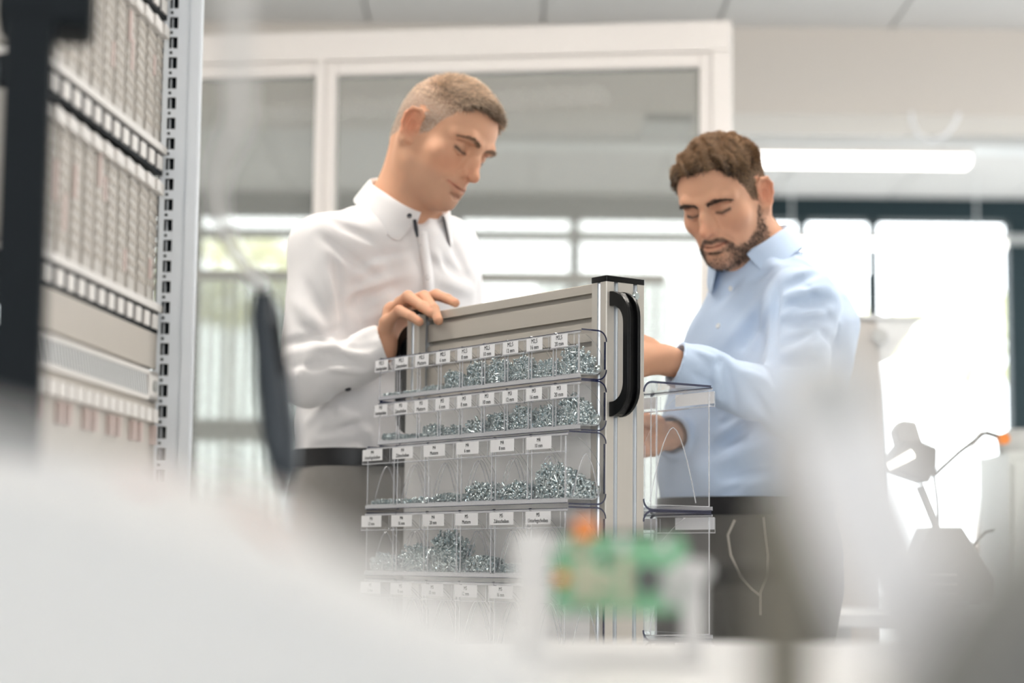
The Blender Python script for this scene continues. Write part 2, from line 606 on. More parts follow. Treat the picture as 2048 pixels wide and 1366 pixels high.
def head_sdf(S, fr, jaw=1.0, smile=0.0, gap=0.0, lean=0.0):
    """A man's head in its own frame: x to his right, y forward, z up, origin between the ears."""
    E, C = S.ell, S.cap
    E((0, -.010, .050), (.0745, .094, .080), .02, fr)
    E((0, .036, .046), (.062, .053, .058), .025, fr)
    E((0, -.040, .020), (.062, .058, .065), .02, fr)
    E((0, .032, -.015), (.0585, .050, .070), .025, fr)
    E((0, .050, -.048), (.042, .040, .042), .025, fr)
    for sx in (-1, 1):
        C((sx * .0455 * jaw, .008, -.048), (sx * .016, .073, -.079), .0135, .0135, .03, fr)
        C((sx * .0465 * jaw, .006, -.042), (sx * .055, .004, -.005), .0125, .013, .03, fr)
        E((sx * .0435, .0535, -.012), (.021, .020, .016), .026, fr)
        C((sx * .010, .0875, .034), (sx * .032, .083, .038), .0085, .009, .014, fr)
        C((sx * .032, .083, .038), (sx * .050, .065, .033), .009, .007, .014, fr)
    E((0, .0825, -.0815), (.020, .0135, .0145), .016, fr)
    C((0, .025, -.066), (0, .062, -.082), .022, .017, .03, fr)
    # eye hollows, then lids
    for sx in (-1, 1):
        E((sx * .031, .0935, .0165), (.017, .0155, .0105), .014, fr, 's')
        E((sx * .0145, .0955, .018), (.007, .012, .012), .010, fr, 's')
        E((sx * .0325, .0695, .0165), (.0135, .0125, .0122), .004, fr)
        # upper lid reaching down over the eye
        E((sx * .0325, .0702, .0180), (.0148, .0130, .0115), .003, fr)
        C((sx * .020, .0800, .0075), (sx * .0325, .0828, .0050), .0026, .0028, .004, fr)
        C((sx * .0325, .0828, .0050), (sx * .045, .0755, .0085), .0028, .0022, .004, fr)
        # slit between the lids
        C((sx * .0205, .0835, .0098), (sx * .0325, .0858, .0080), .0010, .0013, .0012, fr, 's')
        C((sx * .0325, .0858, .0080), (sx * .0450, .0790, .0108), .0013, .0009, .0012, fr, 's')
        # crease above the lid
        C((sx * .021, .0845, .0262), (sx * .034, .0835, .0285), .0014, .0016, .004, fr, 's')
        C((sx * .034, .0835, .0285), (sx * .047, .073, .0235), .0016, .0010, .004, fr, 's')
    # nose
    C((0, .0875, .024), (0, .0965, .006), .0082, .0088, .010, fr)
    C((0, .0965, .006), (0, .1105, -.017), .0088, .0098, .008, fr)
    E((0, .1120, -.0190), (.0105, .0100, .0095), .006, fr)
    for sx in (-1, 1):
        C((sx * .006, .0875, .004), (sx * .0125, .0945, -.019), .0075, .0078, .010, fr)
        E((sx * .0138, .0965, -.0225), (.0072, .0095, .0068), .005, fr)
        E((sx * .0064, .1055, -.0300), (.0036, .0055, .0040), .003, fr, 's')
        C((sx * .0225, .0945, -.0200), (sx * .0225, .0905, -.0270), .0014, .0012, .004, fr, 's')
    # mouth
    E((0, .072, -.050), (.030, .027, .024), .018, fr)
    w = .0245 + .002 * smile
    up = .0022 * smile
    C((0, .0985, -.0462), (0, .0995, -.0300), .0045, .0050, .010, fr)
    for sx in (-1, 1):
        C((sx * .003, .1000, -.0468), (sx * .012, .0968, -.0462), .0036, .0034, .004, fr)
        C((sx * .012, .0968, -.0462), (sx * w, .0855, -.0492 + up), .0034, .0014, .004, fr)
        C((0, .0990, -.0560 - gap), (sx * .012, .0955, -.0552 - gap), .0046, .0042, .004, fr)
        C((sx * .012, .0955, -.0552 - gap), (sx * w, .0850, -.0508 + up), .0042, .0014, .004, fr)
        C((0, .1040, -.0506 - gap * .4), (sx * .012, .1005, -.0502 - gap * .4), .0011 + gap * .3, .0011 + gap * .25, .002, fr, 's')
        C((sx * .012, .1005, -.0502 - gap * .4), (sx * (w + .003), .0880, -.0500 + up * 1.4), .0011, .0011, .002, fr, 's')
        C((sx * .0185, .0985, -.0235), (sx * .034, .0835, -.050), .0022, .0016, .009, fr, 's')
        C((0, .0985, -.0665), (sx * .012, .0935, -.0650), .0016, .0010, .008, fr, 's')
    # ears
    for sx in (-1, 1):
        Rm = rot_xyz(R(10), 0, R(26 * sx))
        ef = Frame(fr.world((sx * .0725, -.012, .004)), fr.R @ Rm, fr.s)
        E((sx * .004, -.001, .001), (.0060, .0205, .0325), .004, ef)
        ring = [(sx * .0075, .0105 * 1.0, .010), (sx * .0085, .0125, .0205), (sx * .010, .004, .0305), (sx * .011, -.010, .0290), (sx * .011, -.0185, .016), (sx * .0105, -.0185, .000), (sx * .009, -.0125, -.016), (sx * .0075, -.003, -.0265), (sx * .006, .006, -.0275)]
        S.chain(ring, [.0030, .0034, .0036, .0038, .0038, .0036, .0040, .0055, .0050], .003, ef)
        S.chain([(sx * .0085, -.004, .019), (sx * .0092, -.0095, .006), (sx * .0088, -.006, -.010)], [.0026, .0032, .0026], .004, ef)
        E((sx * .0125, .0005, -.001), (.0075, .0070, .0115), .003, ef, 's')
        E((sx * .0135, -.0125, .012), (.0040, .0028, .012), .003, ef, 's')
        E((sx * .0085, .0105, -.003), (.0040, .0035, .0060), .003, ef)


def smooth(a, b, x):
    t = np.clip((x - a) / (b - a), 0, 1)
    return t * t * (3 - 2 * t)


def seg_d(P, a, b):
    a, b = np.array(a), np.array(b)
    ba = b - a
    t = np.clip(((P - a) @ ba) / (ba @ ba), 0, 1)[:, None]
    return np.linalg.norm(P - a - t * ba, axis=1)


def arc_d(P, pts):
    return np.min([seg_d(P, pts[i], pts[i + 1]) for i in range(len(pts) - 1)], axis=0)


def hair_mask(L, front, temple, burn, nape):
    """1 where hair grows on the scalp (L: local points). FRONT: height of the hairline at the forehead."""
    ax = np.abs(L[:, 0])
    # hairline height as a function of how far forward the point lies
    y, z = L[:, 1], L[:, 2]
    line = np.interp(y, [-.12, -.075, -.035, -.012, .010, .022, .034, .046, .060, .075, .10],
                     [nape, nape + .012, -.012, burn + .02, burn, burn + .010, temple - .018, temple, temple + .012, front - .004, front])
    line = line + np.where(y > .05, .010 * smooth(.012, .045, ax) - .004 * smooth(.02, .0, ax), 0)
    return smooth(-.004, .006, z - line)

# ------------------------------------------------------------------ materials of the room and the trolley
M_CEIL = mat('ceiling_paint', (.62, .605, .59), .9, var=.02)
M_WALL = mat('warm_white_wall', (.80, .77, .73), .9, var=.02)
M_FLOOR = mat('grey_vinyl_floor', (.55, .55, .54), .45, var=.06, scale=8)
M_BEAM = mat('bulkhead_plaster', (.64, .59, .54), .9, var=.015)
M_WHITE_ALU = mat('cream_white_frame', (.70, .665, .64), .4, var=.02)
M_DARK_FRAME = mat('dark_teal_window_frame', (.018, .034, .040), .5, spec=.2, var=.06)
M_LIGHT_ALU = mat('light_grey_metal', (.70, .71, .71), .4, var=.03)
M_GREY = mat('mid_grey_plastic', (.42, .43, .42), .5, var=.03)
M_ALU = mat('anodised_aluminium', (.56, .53, .485), .38, metal=.35, spec=.5, var=.03, scale=120, stretch=(1, 1, .05))
M_ALU_B = mat('anodised_aluminium_beam', (.50, .465, .415), .42, metal=.25, spec=.5, var=.03, scale=120, stretch=(.05, 1, 1))
M_ALU_CUT = mat('bright_slot_metal', (.86, .88, .90), .3, metal=.5, var=.02)
M_BLACK = mat('black_plastic', (.002, .0022, .0026), .3, spec=.22, var=.15, scale=300)
M_DARK = mat('dark_rubber', (.02, .022, .025), .6, var=.1)
M_STEEL = mat('zinc_plated_steel', (.60, .68, .70), .27, metal=1.0, var=.12, scale=300)
M_PAPER = mat('white_label_paper', (.84, .84, .86), .8, var=.015)
M_PLATE = mat('white_back_plate', (.93, .92, .91), .6, var=.01)
M_INK = mat('black_print_ink', (.02, .02, .025), .7)
M_WHITE = mat('white_plastic', (.68, .68, .675), .45, var=.015)


def clear_mat(name, tint, gloss=.0, rough=.06, haze=.03, ior=1.46, hazecol=(.9, .92, .95)):
    """Thin clear plastic or glass: lets light through, mirrors at grazing angles, with a trace of haze."""
    m = bpy.data.materials.new(name)
    m.use_nodes = True
    nt = m.node_tree
    nt.nodes.remove(nt.nodes['Principled BSDF'])
    out = nt.nodes['Material Output']
    t = nt.nodes.new('ShaderNodeBsdfTransparent'); t.inputs['Color'].default_value = (*tint, 1)
    g = nt.nodes.new('ShaderNodeBsdfGlossy'); g.inputs['Roughness'].default_value = rough; g.inputs['Color'].default_value = (.95, .96, .98, 1)
    d = nt.nodes.new('ShaderNodeBsdfDiffuse')
    tc = nt.nodes.new('ShaderNodeTexCoord')
    n = nt.nodes.new('ShaderNodeTexNoise'); n.inputs['Scale'].default_value = 90
    nt.links.new(tc.outputs['Object'], n.inputs['Vector'])
    rp = nt.nodes.new('ShaderNodeMix'); rp.data_type = 'RGBA'
    rp.inputs['A'].default_value = (*(np.array(hazecol) * .94), 1); rp.inputs['B'].default_value = (*hazecol, 1)
    nt.links.new(n.outputs['Fac'], rp.inputs['Factor']); nt.links.new(rp.outputs['Result'], d.inputs['Color'])
    fr = nt.nodes.new('ShaderNodeFresnel'); fr.inputs['IOR'].default_value = ior
    ad = nt.nodes.new('ShaderNodeMath'); ad.operation = 'ADD'; ad.inputs[1].default_value = gloss; ad.use_clamp = True
    ge = nt.nodes.new('ShaderNodeNewGeometry')           # only the outer face of each thin wall mirrors
    iv = nt.nodes.new('ShaderNodeMath'); iv.operation = 'SUBTRACT'; iv.inputs[0].default_value = 1
    nt.links.new(ge.outputs['Backfacing'], iv.inputs[1])
    mu = nt.nodes.new('ShaderNodeMath'); mu.operation = 'MULTIPLY'
    nt.links.new(fr.outputs['Fac'], mu.inputs[0]); nt.links.new(iv.outputs[0], mu.inputs[1])
    nt.links.new(mu.outputs[0], ad.inputs[0])
    m1 = nt.nodes.new('ShaderNodeMixShader'); m1.inputs['Fac'].default_value = haze
    nt.links.new(t.outputs[0], m1.inputs[1]); nt.links.new(d.outputs[0], m1.inputs[2])
    m2 = nt.nodes.new('ShaderNodeMixShader')
    nt.links.new(ad.outputs[0], m2.inputs['Fac']); nt.links.new(m1.outputs[0], m2.inputs[1]); nt.links.new(g.outputs[0], m2.inputs[2])
    nt.links.new(m2.outputs[0], out.inputs['Surface'])
    return m


CLEAR = clear_mat('clear_polystyrene', (.999, .999, .999), haze=.014, ior=1.14, hazecol=(.97, .97, .97))
EDGE = clear_mat('clear_plastic_edge', (.90, .91, .94), gloss=.14, haze=.30, hazecol=(.93, .93, .97), rough=.15)
NAVY = clear_mat('dark_plastic_rim', (.06, .07, .14), gloss=.04, haze=.65, hazecol=(.03, .035, .09), rough=.12)
GLASS = clear_mat('tinted_booth_glass', (.69, .69, .675), haze=.22, hazecol=(.74, .755, .73), rough=.01, ior=1.07)  # pale haze colour stands in for reflections on the glass
WIN_GLASS = clear_mat('window_glass', (.95, .96, .96), rough=.01, haze=.0, ior=1.2)
PVC = clear_mat('clear_pvc_strip', (.88, .90, .89), haze=.24, hazecol=(.88, .89, .88), gloss=.03, rough=.12)
EMIT_SOFT = mat('lit_diffuser_soft', (.9, .9, .88), .6, emit=(1, .96, .90), emit_s=4.0)
EMIT = mat('lit_diffuser', (.9, .9, .88), .6, emit=(1, .94, .86), emit_s=34.0)

# ------------------------------------------------------------------ the room
X0, X1, Y0, Y1, ZC = -4.6, 4.6, -6.0, 10.4, 2.78


def struct(name, mb, m, parent=None, **kw):
    o = mb.build(name, m, parent, **kw)
    if parent is None: o['kind'] = 'structure'
    return o


struct('floor', MB().box((X0, Y0, -.1), (X1, Y1 + .3, 0)), M_FLOOR)
ceil = struct('ceiling', MB().box((X0, Y0, ZC + .02), (X1, Y1 + .3, ZC + .15)), M_CEIL)
# suspended tiles, each with its own edges
tile_me = MB().box((-.308, -.615, 0), (.308, .615, .014)).mesh('tile', M_CEIL)
for ix in range(-7, 7):
    for iy in range(-5, 9):
        cx, cy = (ix + .5) * .625 + .1, .3 + (iy + .5) * 1.25
        if abs(cx) < 4.25 and cy < Y1 - .7 and not (6.2 < cy - .6 < 6.9 and False):
            link('tile', tile_me, ceil, (cx, cy, ZC))
struct('wall_left', MB().box((X0 - .1, Y0, 0), (X0, Y1, ZC + .1)), M_WALL)
wr = MB().box((X1, Y0, 0), (X1 + .12, Y1, .88)).box((X1, Y0, 2.56), (X1 + .12, Y1, ZC + .1)).box((X1, Y0, .88), (X1 + .12, 3.9, 2.56)).box((X1, 9.4, .88), (X1 + .12, Y1, 2.56))
struct('wall_right', wr, M_WALL)
wfr = MB()
for y in (3.9, 5.7, 7.5, 9.34): wfr.box((X1 + .03, y, .88), (X1 + .09, y + .06, 2.56))
wfr.box((X1 + .03, 3.9, .88), (X1 + .09, 9.4, .94)).box((X1 + .03, 3.9, 2.50), (X1 + .09, 9.4, 2.56))
struct('window_1', wfr, M_DARK_FRAME)
wf = MB().box((X0, Y0 - .12, 0), (X1, Y0, .75)).box((X0, Y0 - .12, 2.6), (X1, Y0, ZC + .1)).box((X0, Y0 - .12, .75), (-4.2, Y0, 2.6)).box((1.9, Y0 - .12, .75), (X1, Y0, 2.6))
struct('wall_front', wf, M_WALL)
wfr = MB()
for x in (-4.2, -1.2, 1.84): wfr.box((x, Y0 - .09, .75), (x + .06, Y0 - .03, 2.6))
wfr.box((-4.2, Y0 - .09, .75), (1.9, Y0 - .03, .81)).box((-4.2, Y0 - .09, 2.54), (1.9, Y0 - .03, 2.6))
struct('window_3', wfr, M_DARK_FRAME)
# the plaster bulkhead that crosses the ceiling
struct('trim_1', MB().box((X0, 7.0, 2.465), (X1, 7.35, ZC + .02)), M_BEAM)

# back wall: floor to ceiling glazing in dark frames
zb = lambda y, Y=10.4: at(1700, y, Y)[2]
xb = lambda x, Y=10.4: at(x, 450, Y)[0]
back = MB()
back.box((X0, 10.36, zb(441)), (X1, 10.52, ZC + .02))                      # head band
win = struct('window_2', back, M_DARK_FRAME)
for px0, px1 in ((380, 402), (640, 662), (905, 925), (1140, 1160), (1596, 1614), (1740, 1756), (2014, 2060)):
    MB().box((xb(px0), 10.38, 0), (xb(px1), 10.5, zb(441))).build('mullion', M_DARK_FRAME, win)
MB().box((X0, 10.39, 0), (X1, 10.49, .08)).build('bottom_rail', M_DARK_FRAME, win)
MB().box((X0, 10.375, zb(486)), (X1, 10.47, zb(468))).build('transom', M_GREY, win)
xs = [X0] + [xb(p) for p in (391, 651, 915, 1150, 1605, 1748, 2037)] + [X1]
for i in range(len(xs) - 1):
    MB().box((xs[i] + .01, 10.43, .08), (xs[i + 1] - .01, 10.436, zb(441))).build('pane', WIN_GLASS, win)
# outside: pale paving, a lawn edge and trees far beyond the glass
ground = struct('ground', MB().box((-40, 10.6, -.3), (40, 90, -.2)), mat('pale_paving', (.34, .335, .32), .9, var=.08, scale=2))


def blob_tree(x, y, h, rad, seed, label, rz=.8):
    rng = random.Random(seed)
    root = empty('tree', (x, y, -.2), 0, label, 'tree', 'trees beyond the window wall')
    MB().tube([(0, 0, 0), (.1, 0, h * .5), (0, .1, h)], [rad * .07, rad * .05, rad * .03], 8).build('trunk', M_TRUNK, root, smooth=60)
    mb = MB()
    for k in range(420):
        a, u, q = rng.uniform(0, 6.28), rng.uniform(-1, 1), rng.uniform(.55, 1) ** .5
        rr = math.sqrt(1 - u * u)
        c = np.array([math.cos(a) * rr * rad * q, math.sin(a) * rr * rad * q, h + u * rz * q])
        s = rad * rng.uniform(.07, .15)
        n1 = np.array([rng.gauss(0, 1) for _ in range(3)]); n1 /= np.linalg.norm(n1)
        n2 = np.cross(n1, [rng.gauss(0, 1) for _ in range(3)]); n2 /= np.linalg.norm(n2)
        n3 = np.cross(n1, n2)
        v = [c + s * n2, c + s * .6 * n3, c - s * n2, c - s * .6 * n3, c + n1 * s * .18, c - n1 * s * .18]
        mb.add(v, [(0, 1, 4), (1, 2, 4), (2, 3, 4), (3, 0, 4), (1, 0, 5), (2, 1, 5), (3, 2, 5), (0, 3, 5)])
    mb.build('foliage', M_LEAF, root)


M_TRUNK = mat('tree_bark', (.16, .12, .09), .9, var=.3, scale=8)
M_LEAF = mat('spring_leaves', (.80, .78, .50), .8, var=.35, scale=3)
blob_tree(7.2, 31, 4.7, 1.5, 1, 'pale yellow-green tree outside, beside the dark window jamb')
blob_tree(5.0, 34, 5.0, 1.2, 2, 'yellow-green tree outside behind the equipment housing')
blob_tree(-4.6, 32, 5.6, 1.3, 3, 'tree outside, seen past the strip curtain')

# glass booth behind the men: cream frame, tinted glass, strip curtain
bth = R(8)
BO = at(1465, 600, 5.40); BO[2] = 0
booth = empty('glass_booth', tuple(BO), math.pi - bth, 'cream framed glass booth standing behind the two men', 'booth')
bz = lambda y, x=1465, Y=5.4: at(x, y, Y)[2]
ZT = bz(48)
bl = 2.0                                               # runs 2 m to the side
bdl = lambda px: float((lambda d: (BO[0] - d * BO[1] / 1.0) / (math.cos(bth) + d * math.sin(bth)))((px - 1024) / 4007))


def bx(px):
    """Distance along the booth front at which pixel column PX is seen."""
    k = (at(px, 600, 1)[0])
    return (BO[0] - k * BO[1]) / (math.cos(bth) + k * math.sin(bth))


MB().box((0, -.04, ZT - .085), (bl, .04, ZT)).build('top_rail', M_WHITE_ALU, booth, bevel=.003)
for a, b in ((0, bx(1425)), (bx(648), bx(628)), (bl - .06, bl)):
    MB().box((a, -.04, 0), (b, .04, ZT - .085)).build('post', M_WHITE_ALU, booth, bevel=.003)
for a, b in ((bx(1425), bx(1400)), (bx(668), bx(648))):
    MB().box((a, -.028, .1), (b, .028, ZT - .085)).build('sash', M_WHITE_ALU, booth, bevel=.003)
MB().box((bx(1400), -.028, ZT - .125), (bx(668), .028, ZT - .085)).build('sash', M_WHITE_ALU, booth, bevel=.003)
MB().box((bx(628), -.028, ZT - .125), (bl - .06, .028, ZT - .085)).build('sash', M_WHITE_ALU, booth, bevel=.003)
MB().box((0, -.03, 0), (bl, .03, .10)).build('bottom_rail', M_WHITE_ALU, booth, bevel=.003)
MB().box((bx(1400), -.004, .1), (bx(668), .004, ZT - .125)).build('glass_pane', GLASS, booth)
MB().box((bx(628), -.004, .1), (bl - .06, .004, ZT - .125)).build('glass_pane', GLASS, booth)

# strip curtain behind the glass
cy = 6.45
curtain = empty('strip_curtain', (0, cy, 0), 0, 'clear plastic strip curtain hanging behind the booth glass', 'strip curtain')
ztop = at(500, 560, cy)[2]
x = at(405, 600, cy)[0]
MB().box((x - .05, -.02, ztop), (at(1330, 600, cy)[0], .02, ztop + .03)).build('rail', M_WHITE_ALU, curtain)
rng = random.Random(4)
strip_x = list(range(412, 640, 23)) + list(range(1090, 1330, 26))
for px in strip_x:
    x0 = at(px, 600, cy)[0]; wdt = .052
    pts = [(x0 + wdt * k / 6 - wdt / 2, .006 * math.sin(k / 6 * math.pi) + rng.uniform(-.002, .002)) for k in range(7)]
    MB().strip_wall(pts, 2, .35, ztop + .01, .003).build('strip', PVC, curtain, smooth=60)
# bench with boxes beyond the curtain
bench = empty('far_bench', (-1.25, 8.3, 0), 0, 'dark topped bench beyond the strip curtain', 'bench')
zt = at(480, 850, 8.3)[2]
MB().box((-.75, -.35, zt - .05), (.75, .35, zt)).build('bench_top', M_DARK_FRAME, bench, bevel=.004)
for sx in (-1, 1):
    for sy in (-1, 1):
        MB().box((sx * .7 - .025, sy * .3 - .025, 0), (sx * .7 + .025, sy * .3 + .025, zt - .05)).build('leg', M_GREY, bench)
MB().box((-.72, -.28, .25), (.72, .28, .28)).build('lower_shelf', M_GREY, bench)
M_BROWN = mat('brown_cardboard', (.30, .21, .15), .85, var=.12, scale=20)
for i, (x, w_, h_) in enumerate(((-.35, .26, .20), (-.02, .22, .16), (.30, .3, .22))):
    b = empty('cardboard_box', (-1.25 + x, 8.25, .28), R(4 * i - 3), ('brown cardboard box on the lower shelf, nearest the rack', 'small brown cardboard box in the middle of the lower shelf', 'tallest brown cardboard box on the lower shelf')[i], 'box', 'cardboard boxes under the far bench')
    MB().box((-w_ / 2, -.12, 0), (w_ / 2, .12, h_)).build('carton', M_BROWN, b, bevel=.004)
    MB().box((-w_ / 2 - .001, -.025, h_), (w_ / 2 + .001, .025, h_ + .001)).build('tape', M_PAPER, b)

# ------------------------------------------------------------------ ceiling fittings


def lum(name, c, L, label, rods=True, h=.05, w=.09, body=M_WHITE_ALU, glow=None):
    """Long suspended luminaire: housing, lit diffuser, two hanging rods."""
    o = empty(name, c, 0, label, 'ceiling lamp', 'linear luminaires')
    MB().box((-L / 2, -w / 2, .0), (L / 2, w / 2, h)).build('housing', body, o, bevel=.004)
    MB().prism(rect_round(-w / 2 + .006, -.036, w / 2 - .006, 0, .016, 4, (1, 1, 0, 0)), 0, -L / 2 + .01, L / 2 - .01).build('diffuser', glow or EMIT, o, smooth=40)
    if rods:
        for sx in (-.38, .38):
            MB().tube([(L * sx, 0, h), (L * sx, 0, ZC - c[2])], .004, 8).build('rod', M_LIGHT_ALU, o)
    return o


pA = at(1940, 316, 7.6)
lum('linear_lamp', (pA[0] - .46, 7.6, at(1940, 316, 7.6)[2]), .92, 'bright suspended linear lamp above the bearded man', h=.025, w=.12, glow=EMIT_SOFT)
pB = at(2012, 477, 9.7)
lum('linear_lamp', (pB[0] - .60, 9.7, at(1800, 482, 9.7)[2]), 1.2, 'suspended linear lamp close to the window wall', h=.03, w=.07, glow=EMIT_SOFT)
for i, (x, y) in enumerate(((-1.3, .9), (1.3, .7), (-.9, 3.7), (1.2, 3.9))):  # lamps out of view, added to light the men and the bench
    lum('linear_lamp', (x, y, 2.60), 1.5, ('unseen linear lamp over the aisle near the dark rack post', 'unseen linear lamp over the near workbench', 'unseen linear lamp over the man in the white shirt', 'unseen linear lamp over the man in the blue shirt')[i], w=.16)
# cable tray under the bulkhead
zt0, zt1 = at(1700, 300, 7.9)[2], at(1700, 282, 7.9)[2]
tray = empty('cable_tray', (0, 7.9, zt0), 0, 'pale grey cable tray running under the ceiling', 'cable tray')
MB().box((-.3, -.08, 0), (3.2, .08, zt1 - zt0)).build('tray', M_LIGHT_ALU, tray)
for x in (.2, 1.31, 2.5):
    MB().tube([(x, 0, zt1 - zt0), (x, 0, ZC - zt0)], .008, 8).build('hanger', M_LIGHT_ALU, tray)
# air slot in the ceiling with a dark louvre
vx0, vx1 = at(1858, 250, 8.0)[0], at(2120, 250, 8.0)[0]
vz0, vz1 = at(1900, 270, 8.0)[2], at(1900, 226, 8.0)[2]
vent = empty('air_vent', ((vx0 + vx1) / 2, 8.0, vz0), 0, 'dark louvred air vent box under the ceiling', 'vent')
w2 = (vx1 - vx0) / 2
MB().box((-w2, .04, 0), (w2, .3, vz1 - vz0)).build('casing', M_GREY, vent)
for k in range(4):
    z = (vz1 - vz0) * (k + .5) / 4
    MB().box((-w2 + .01, .0, z - .004), (w2 - .01, .05, z + .006)).build('louvre', M_DARK, vent)
MB().box((-w2 - .05, -.01, 0), (-w2, .3, vz1 - vz0 + .02)).build('end_plate', M_LIGHT_ALU, vent)
MB().box((-w2, .05, vz1 - vz0), (w2, .28, ZC - vz0)).build('duct', M_LIGHT_ALU, vent)
cb = [at(x, y, 7.0) for x, y in ((1822, 224), (1824, 245), (1836, 268), (1862, 282), (1892, 270), (1910, 246), (1918, 226))]
tag(MB().tube(cb, .006, 8).build('cable', M_PAPER, None, smooth=80), 'white cable looped below the bulkhead beside the vent', 'cable')
# small dark vent seen through the booth glass
v = at(1338, 240, 6.7)
gv = empty('ceiling_grille', (v[0], 6.7, v[2] - .012), 0, 'small dark grille seen through the booth glass', 'vent')
MB().box((-.085, -.02, 0), (.085, .3, .03)).build('casing', M_GREY, gv)
for k in range(3): MB().box((-.08, -.028, .003 + k * .009), (.08, -.018, .008 + k * .009)).build('louvre', M_DARK, gv)

# ------------------------------------------------------------------ aluminium trolley with clear bins
TA = R(35.5)
P0 = at(1213, 550, 3.2)
TROLLEY_RZ = -(math.pi / 2 - TA)
TR = Frame((P0[0], P0[1], 0), np.array(Matrix.Rotation(TROLLEY_RZ, 3, 'Z')))
trolley = empty('trolley', (P0[0], P0[1], 0), TROLLEY_RZ, 'aluminium profile trolley with black handles holding clear bins', 'trolley')


def slot_outline(w, h, sx, sy):
    """Outline of a slotted aluminium extrusion W x H: slots at SX on the two W sides and at SY on the two H sides."""
    n = [(-.0042, 0), (-.0042, .0018), (-.0085, .0018), (-.0085, .006), (-.004, .0115), (.004, .0115), (.0085, .006), (.0085, .0018), (.0042, .0018), (.0042, 0)]
    out = []

    def side(p0, p1, nrm, cs, L):
        t = ((p1[0] - p0[0]) / L, (p1[1] - p0[1]) / L)
        c = .0015
        out.append((p0[0] + t[0] * c, p0[1] + t[1] * c))
        for s in cs:
            for a, b in n:
                q = s + a
                out.append((p0[0] + t[0] * q + nrm[0] * b, p0[1] + t[1] * q + nrm[1] * b))
        out.append((p1[0] - t[0] * c, p1[1] - t[1] * c))
    side((0, 0), (w, 0), (0, 1), sx, w)
    side((w, 0), (w, h), (-1, 0), sy, h)
    side((w, h), (0, h), (0, -1), [w - s for s in sx][::-1], w)
    side((0, h), (0, 0), (1, 0), [h - s for s in sy][::-1], h)
    return out


ZP = 1.308
for x0 in (-.6, -.04):
    pts = [(x + x0, y) for x, y in slot_outline(.04, .08, [.02], [.02, .06])]
    mb = MB().prism(pts, 2, .14, ZP)
    n = len(pts)
    for i in range(n):                                   # the walls inside the slots are bright bare metal
        a, b = pts[i], pts[(i + 1) % n]
        mx_, my_ = (a[0] + b[0]) / 2 - x0, (a[1] + b[1]) / 2
        if .0005 < mx_ < .0395 and .0005 < my_ < .0795 and min(mx_, .04 - mx_, my_, .08 - my_) > .0008: mb.mi[i] = 1
    mb.build('post', [M_ALU, M_ALU_CUT], trolley)
    MB().prism(rect_round(x0 - .001, -.001, x0 + .041, .081, .004), 2, ZP, ZP + .010).build('end_cap', M_BLACK, trolley, bevel=.0012)
for k in range(7):
    z1 = 1.3125 - k * .161
    z0 = max(z1 - .16, .18)
    if z1 - z0 < .05: continue
    pts = [(y + .02, z + z0) for y, z in slot_outline(.04, z1 - z0, [], [s for s in (.02, .06, .10, .14) if s < z1 - z0 - .01])]
    MB().prism(pts, 0, -.56, -.04).build('slotted_beam', M_ALU_B, trolley)
MB().box((-.60, -.0004, .58), (-.04, .0196, 1.145)).build('mounting_plate', M_PLATE, trolley)
for x0 in (-.6, -.04):
    MB().box((x0, -.22, .10), (x0 + .04, .30, .14)).build('foot_bar', M_ALU, trolley, bevel=.002)
    for y in (-.19, .27):
        c = empty('caster', (x0 + .02, y, 0)); c.parent = trolley
        MB().lathe([(.001, -.012), (.036, -.012), (.040, -.006), (.040, .006), (.036, .012), (.001, .012)], 20, (0, 0, .040), axis=0).build('wheel', M_DARK, c, smooth=40)
        MB().box((-.018, -.012, .035), (-.013, .012, .085)).box((.013, -.012, .035), (.018, .012, .085)).box((-.018, -.02, .083), (.018, .02, .10)).build('fork', M_STEEL, c)


